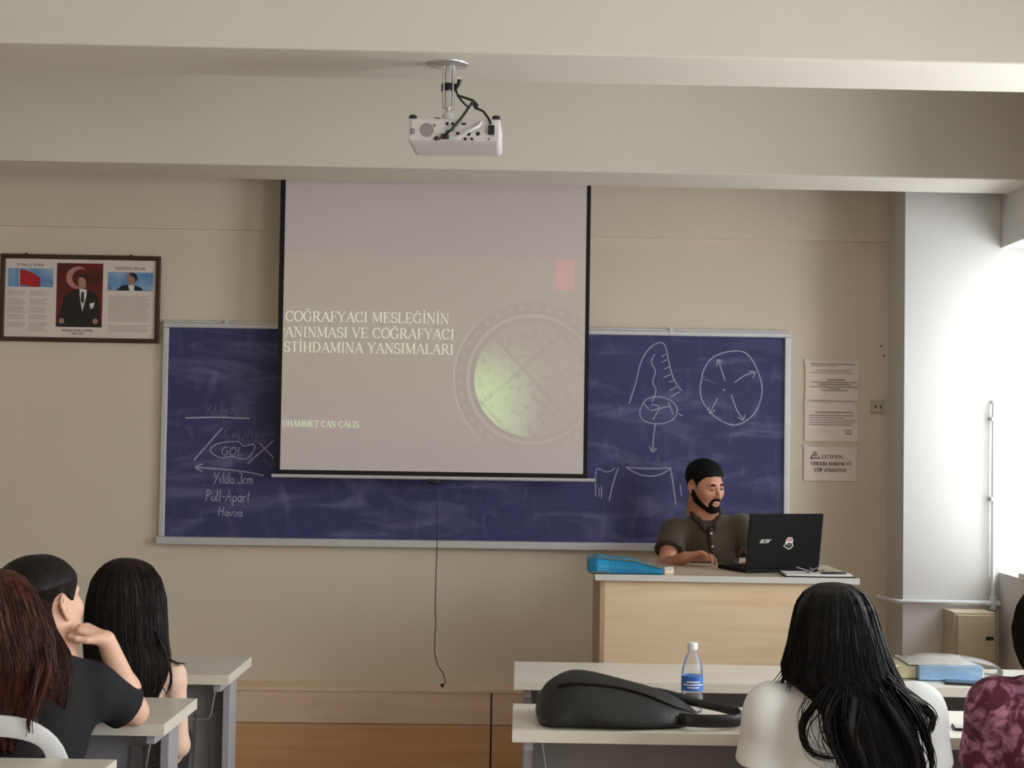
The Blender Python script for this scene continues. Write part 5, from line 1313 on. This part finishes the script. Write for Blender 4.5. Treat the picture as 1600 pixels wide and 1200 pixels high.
strap('strap', [at(985, 1085, 4.34), at(1010, 1080, 4.34), at(1040, 1084, 4.345), at(1085, 1097, 4.34), at(1125, 1106, 4.32), at(1150, 1113, 4.29)], .012, th=.4)
strap('handle', [at(1150, 1113, 4.29), at(1157, 1120, 4.25), at(1152, 1126, 4.20), at(1118, 1127, 4.18), at(1085, 1126, 4.19), at(1062, 1124, 4.22)], .018, th=.3)
o = MB().lathe([(.014, -.012), (.016, 0), (.014, .012)], tuple(at(1078, 1126, 4.2)), 12, 'X').build('handle_joint', 'black_plastic'); put_under(o, hbg)

bp_ = at(1081, 1109, 4.47); bl = thing('water_bottle', 'clear plastic water bottle with a blue label and white cap behind the handbag', 'bottle', loc=(bp_[0], 4.47, DZ))
MB().lathe([(.026, 0), (.030, .004), (.031, .015), (.0295, .03), (.0315, .045), (.0295, .055), (.031, .062), (.031, .108), (.0315, .112), (.030, .125), (.024, .150), (.0165, .166), (.0125, .172), (.0125, .184)], (0, 0, 0), 28).build('bottle_body', 'bottle_plastic', bl)
lb = MB().lathe([(.0318, .064), (.0318, .106)], (0, 0, 0), 28).build('label', 'label_blue', bl)
mb = MB()
for zz, w_ in ((.09, .02), (.082, .03), (.074, .018)): mb.tube([(.0322*math.sin(a), -.0322*math.cos(a), zz) for a in np.linspace(-w_/.032, w_/.032, 6)], .0022, 4)
mb.build('label_print', 'cap_white', lb)
MB().lathe([(.0145, .180), (.015, .183), (.015, .198), (.013, .2)], (0, 0, 0), 24).build('cap', 'cap_white', bl)

def phone(label, px, py, Y, z, rz, face='screen_glass'):
    p = at(px, py, Y); t = thing('smartphone', label, 'phone', None, loc=(p[0], Y, z), rz=rz)
    box('phone_body', 'black_plastic', t, -.074, .074, -.036, .036, 0, .008, .003); box('phone_screen', face, t, -.07, .07, -.033, .033, .008, .0086)
    return t
phone('black smartphone beside the wrapped book on the front right desk', 1512, 1068, 5.07, DZ, -.25)
phone('black smartphone on the desk beside the maroon floral top', 1532, 1126, 4.27, DZ, -.15, 'aluminium')
phone('dark smartphone between the handbag handle and the white t-shirt', 1178, 1112, 4.40, DZ, -.1)
bk = thing('wrapped_book', 'thick pale blue book wrapped in clear plastic on the front right desk', 'book', loc=(at(1475, 1050, 5.22)[0], 5.22, DZ))
c0 = at(1475, 1050, 5.22)[0]
l_, r_ = at(1433, 1050, 5.15)[0]-c0, at(1532, 1050, 5.15)[0]-c0
box('book_cover', 'book_blue', bk, l_, r_, -.1, .1, .004, .05, .002); box('page_block', 'book_cream', bk, l_+.005, r_+.004, -.096, .096, .007, .046); box('top_sheet', 'brochure', bk, l_-.03, r_-.015, -.08, .12, .0505, .0535, .001)
box('loose_papers', 'book_cream', bk, l_-.075, l_-.002, -.07, .12, .004, .046, .004)
F = Field((c0+l_-.14, 5.08, DZ), (c0+r_+.14, 5.38, DZ+.1), .006); F.ell((c0+(l_+r_)/2-.01, 5.23, DZ+.02), ((r_-l_)/2+.105, .16, .054), None, .02); F.clip((0, 0, DZ+.0025), (0, 0, -1))
pf_ = F.mesh('plastic_wrap', 'plastic_film', bk)
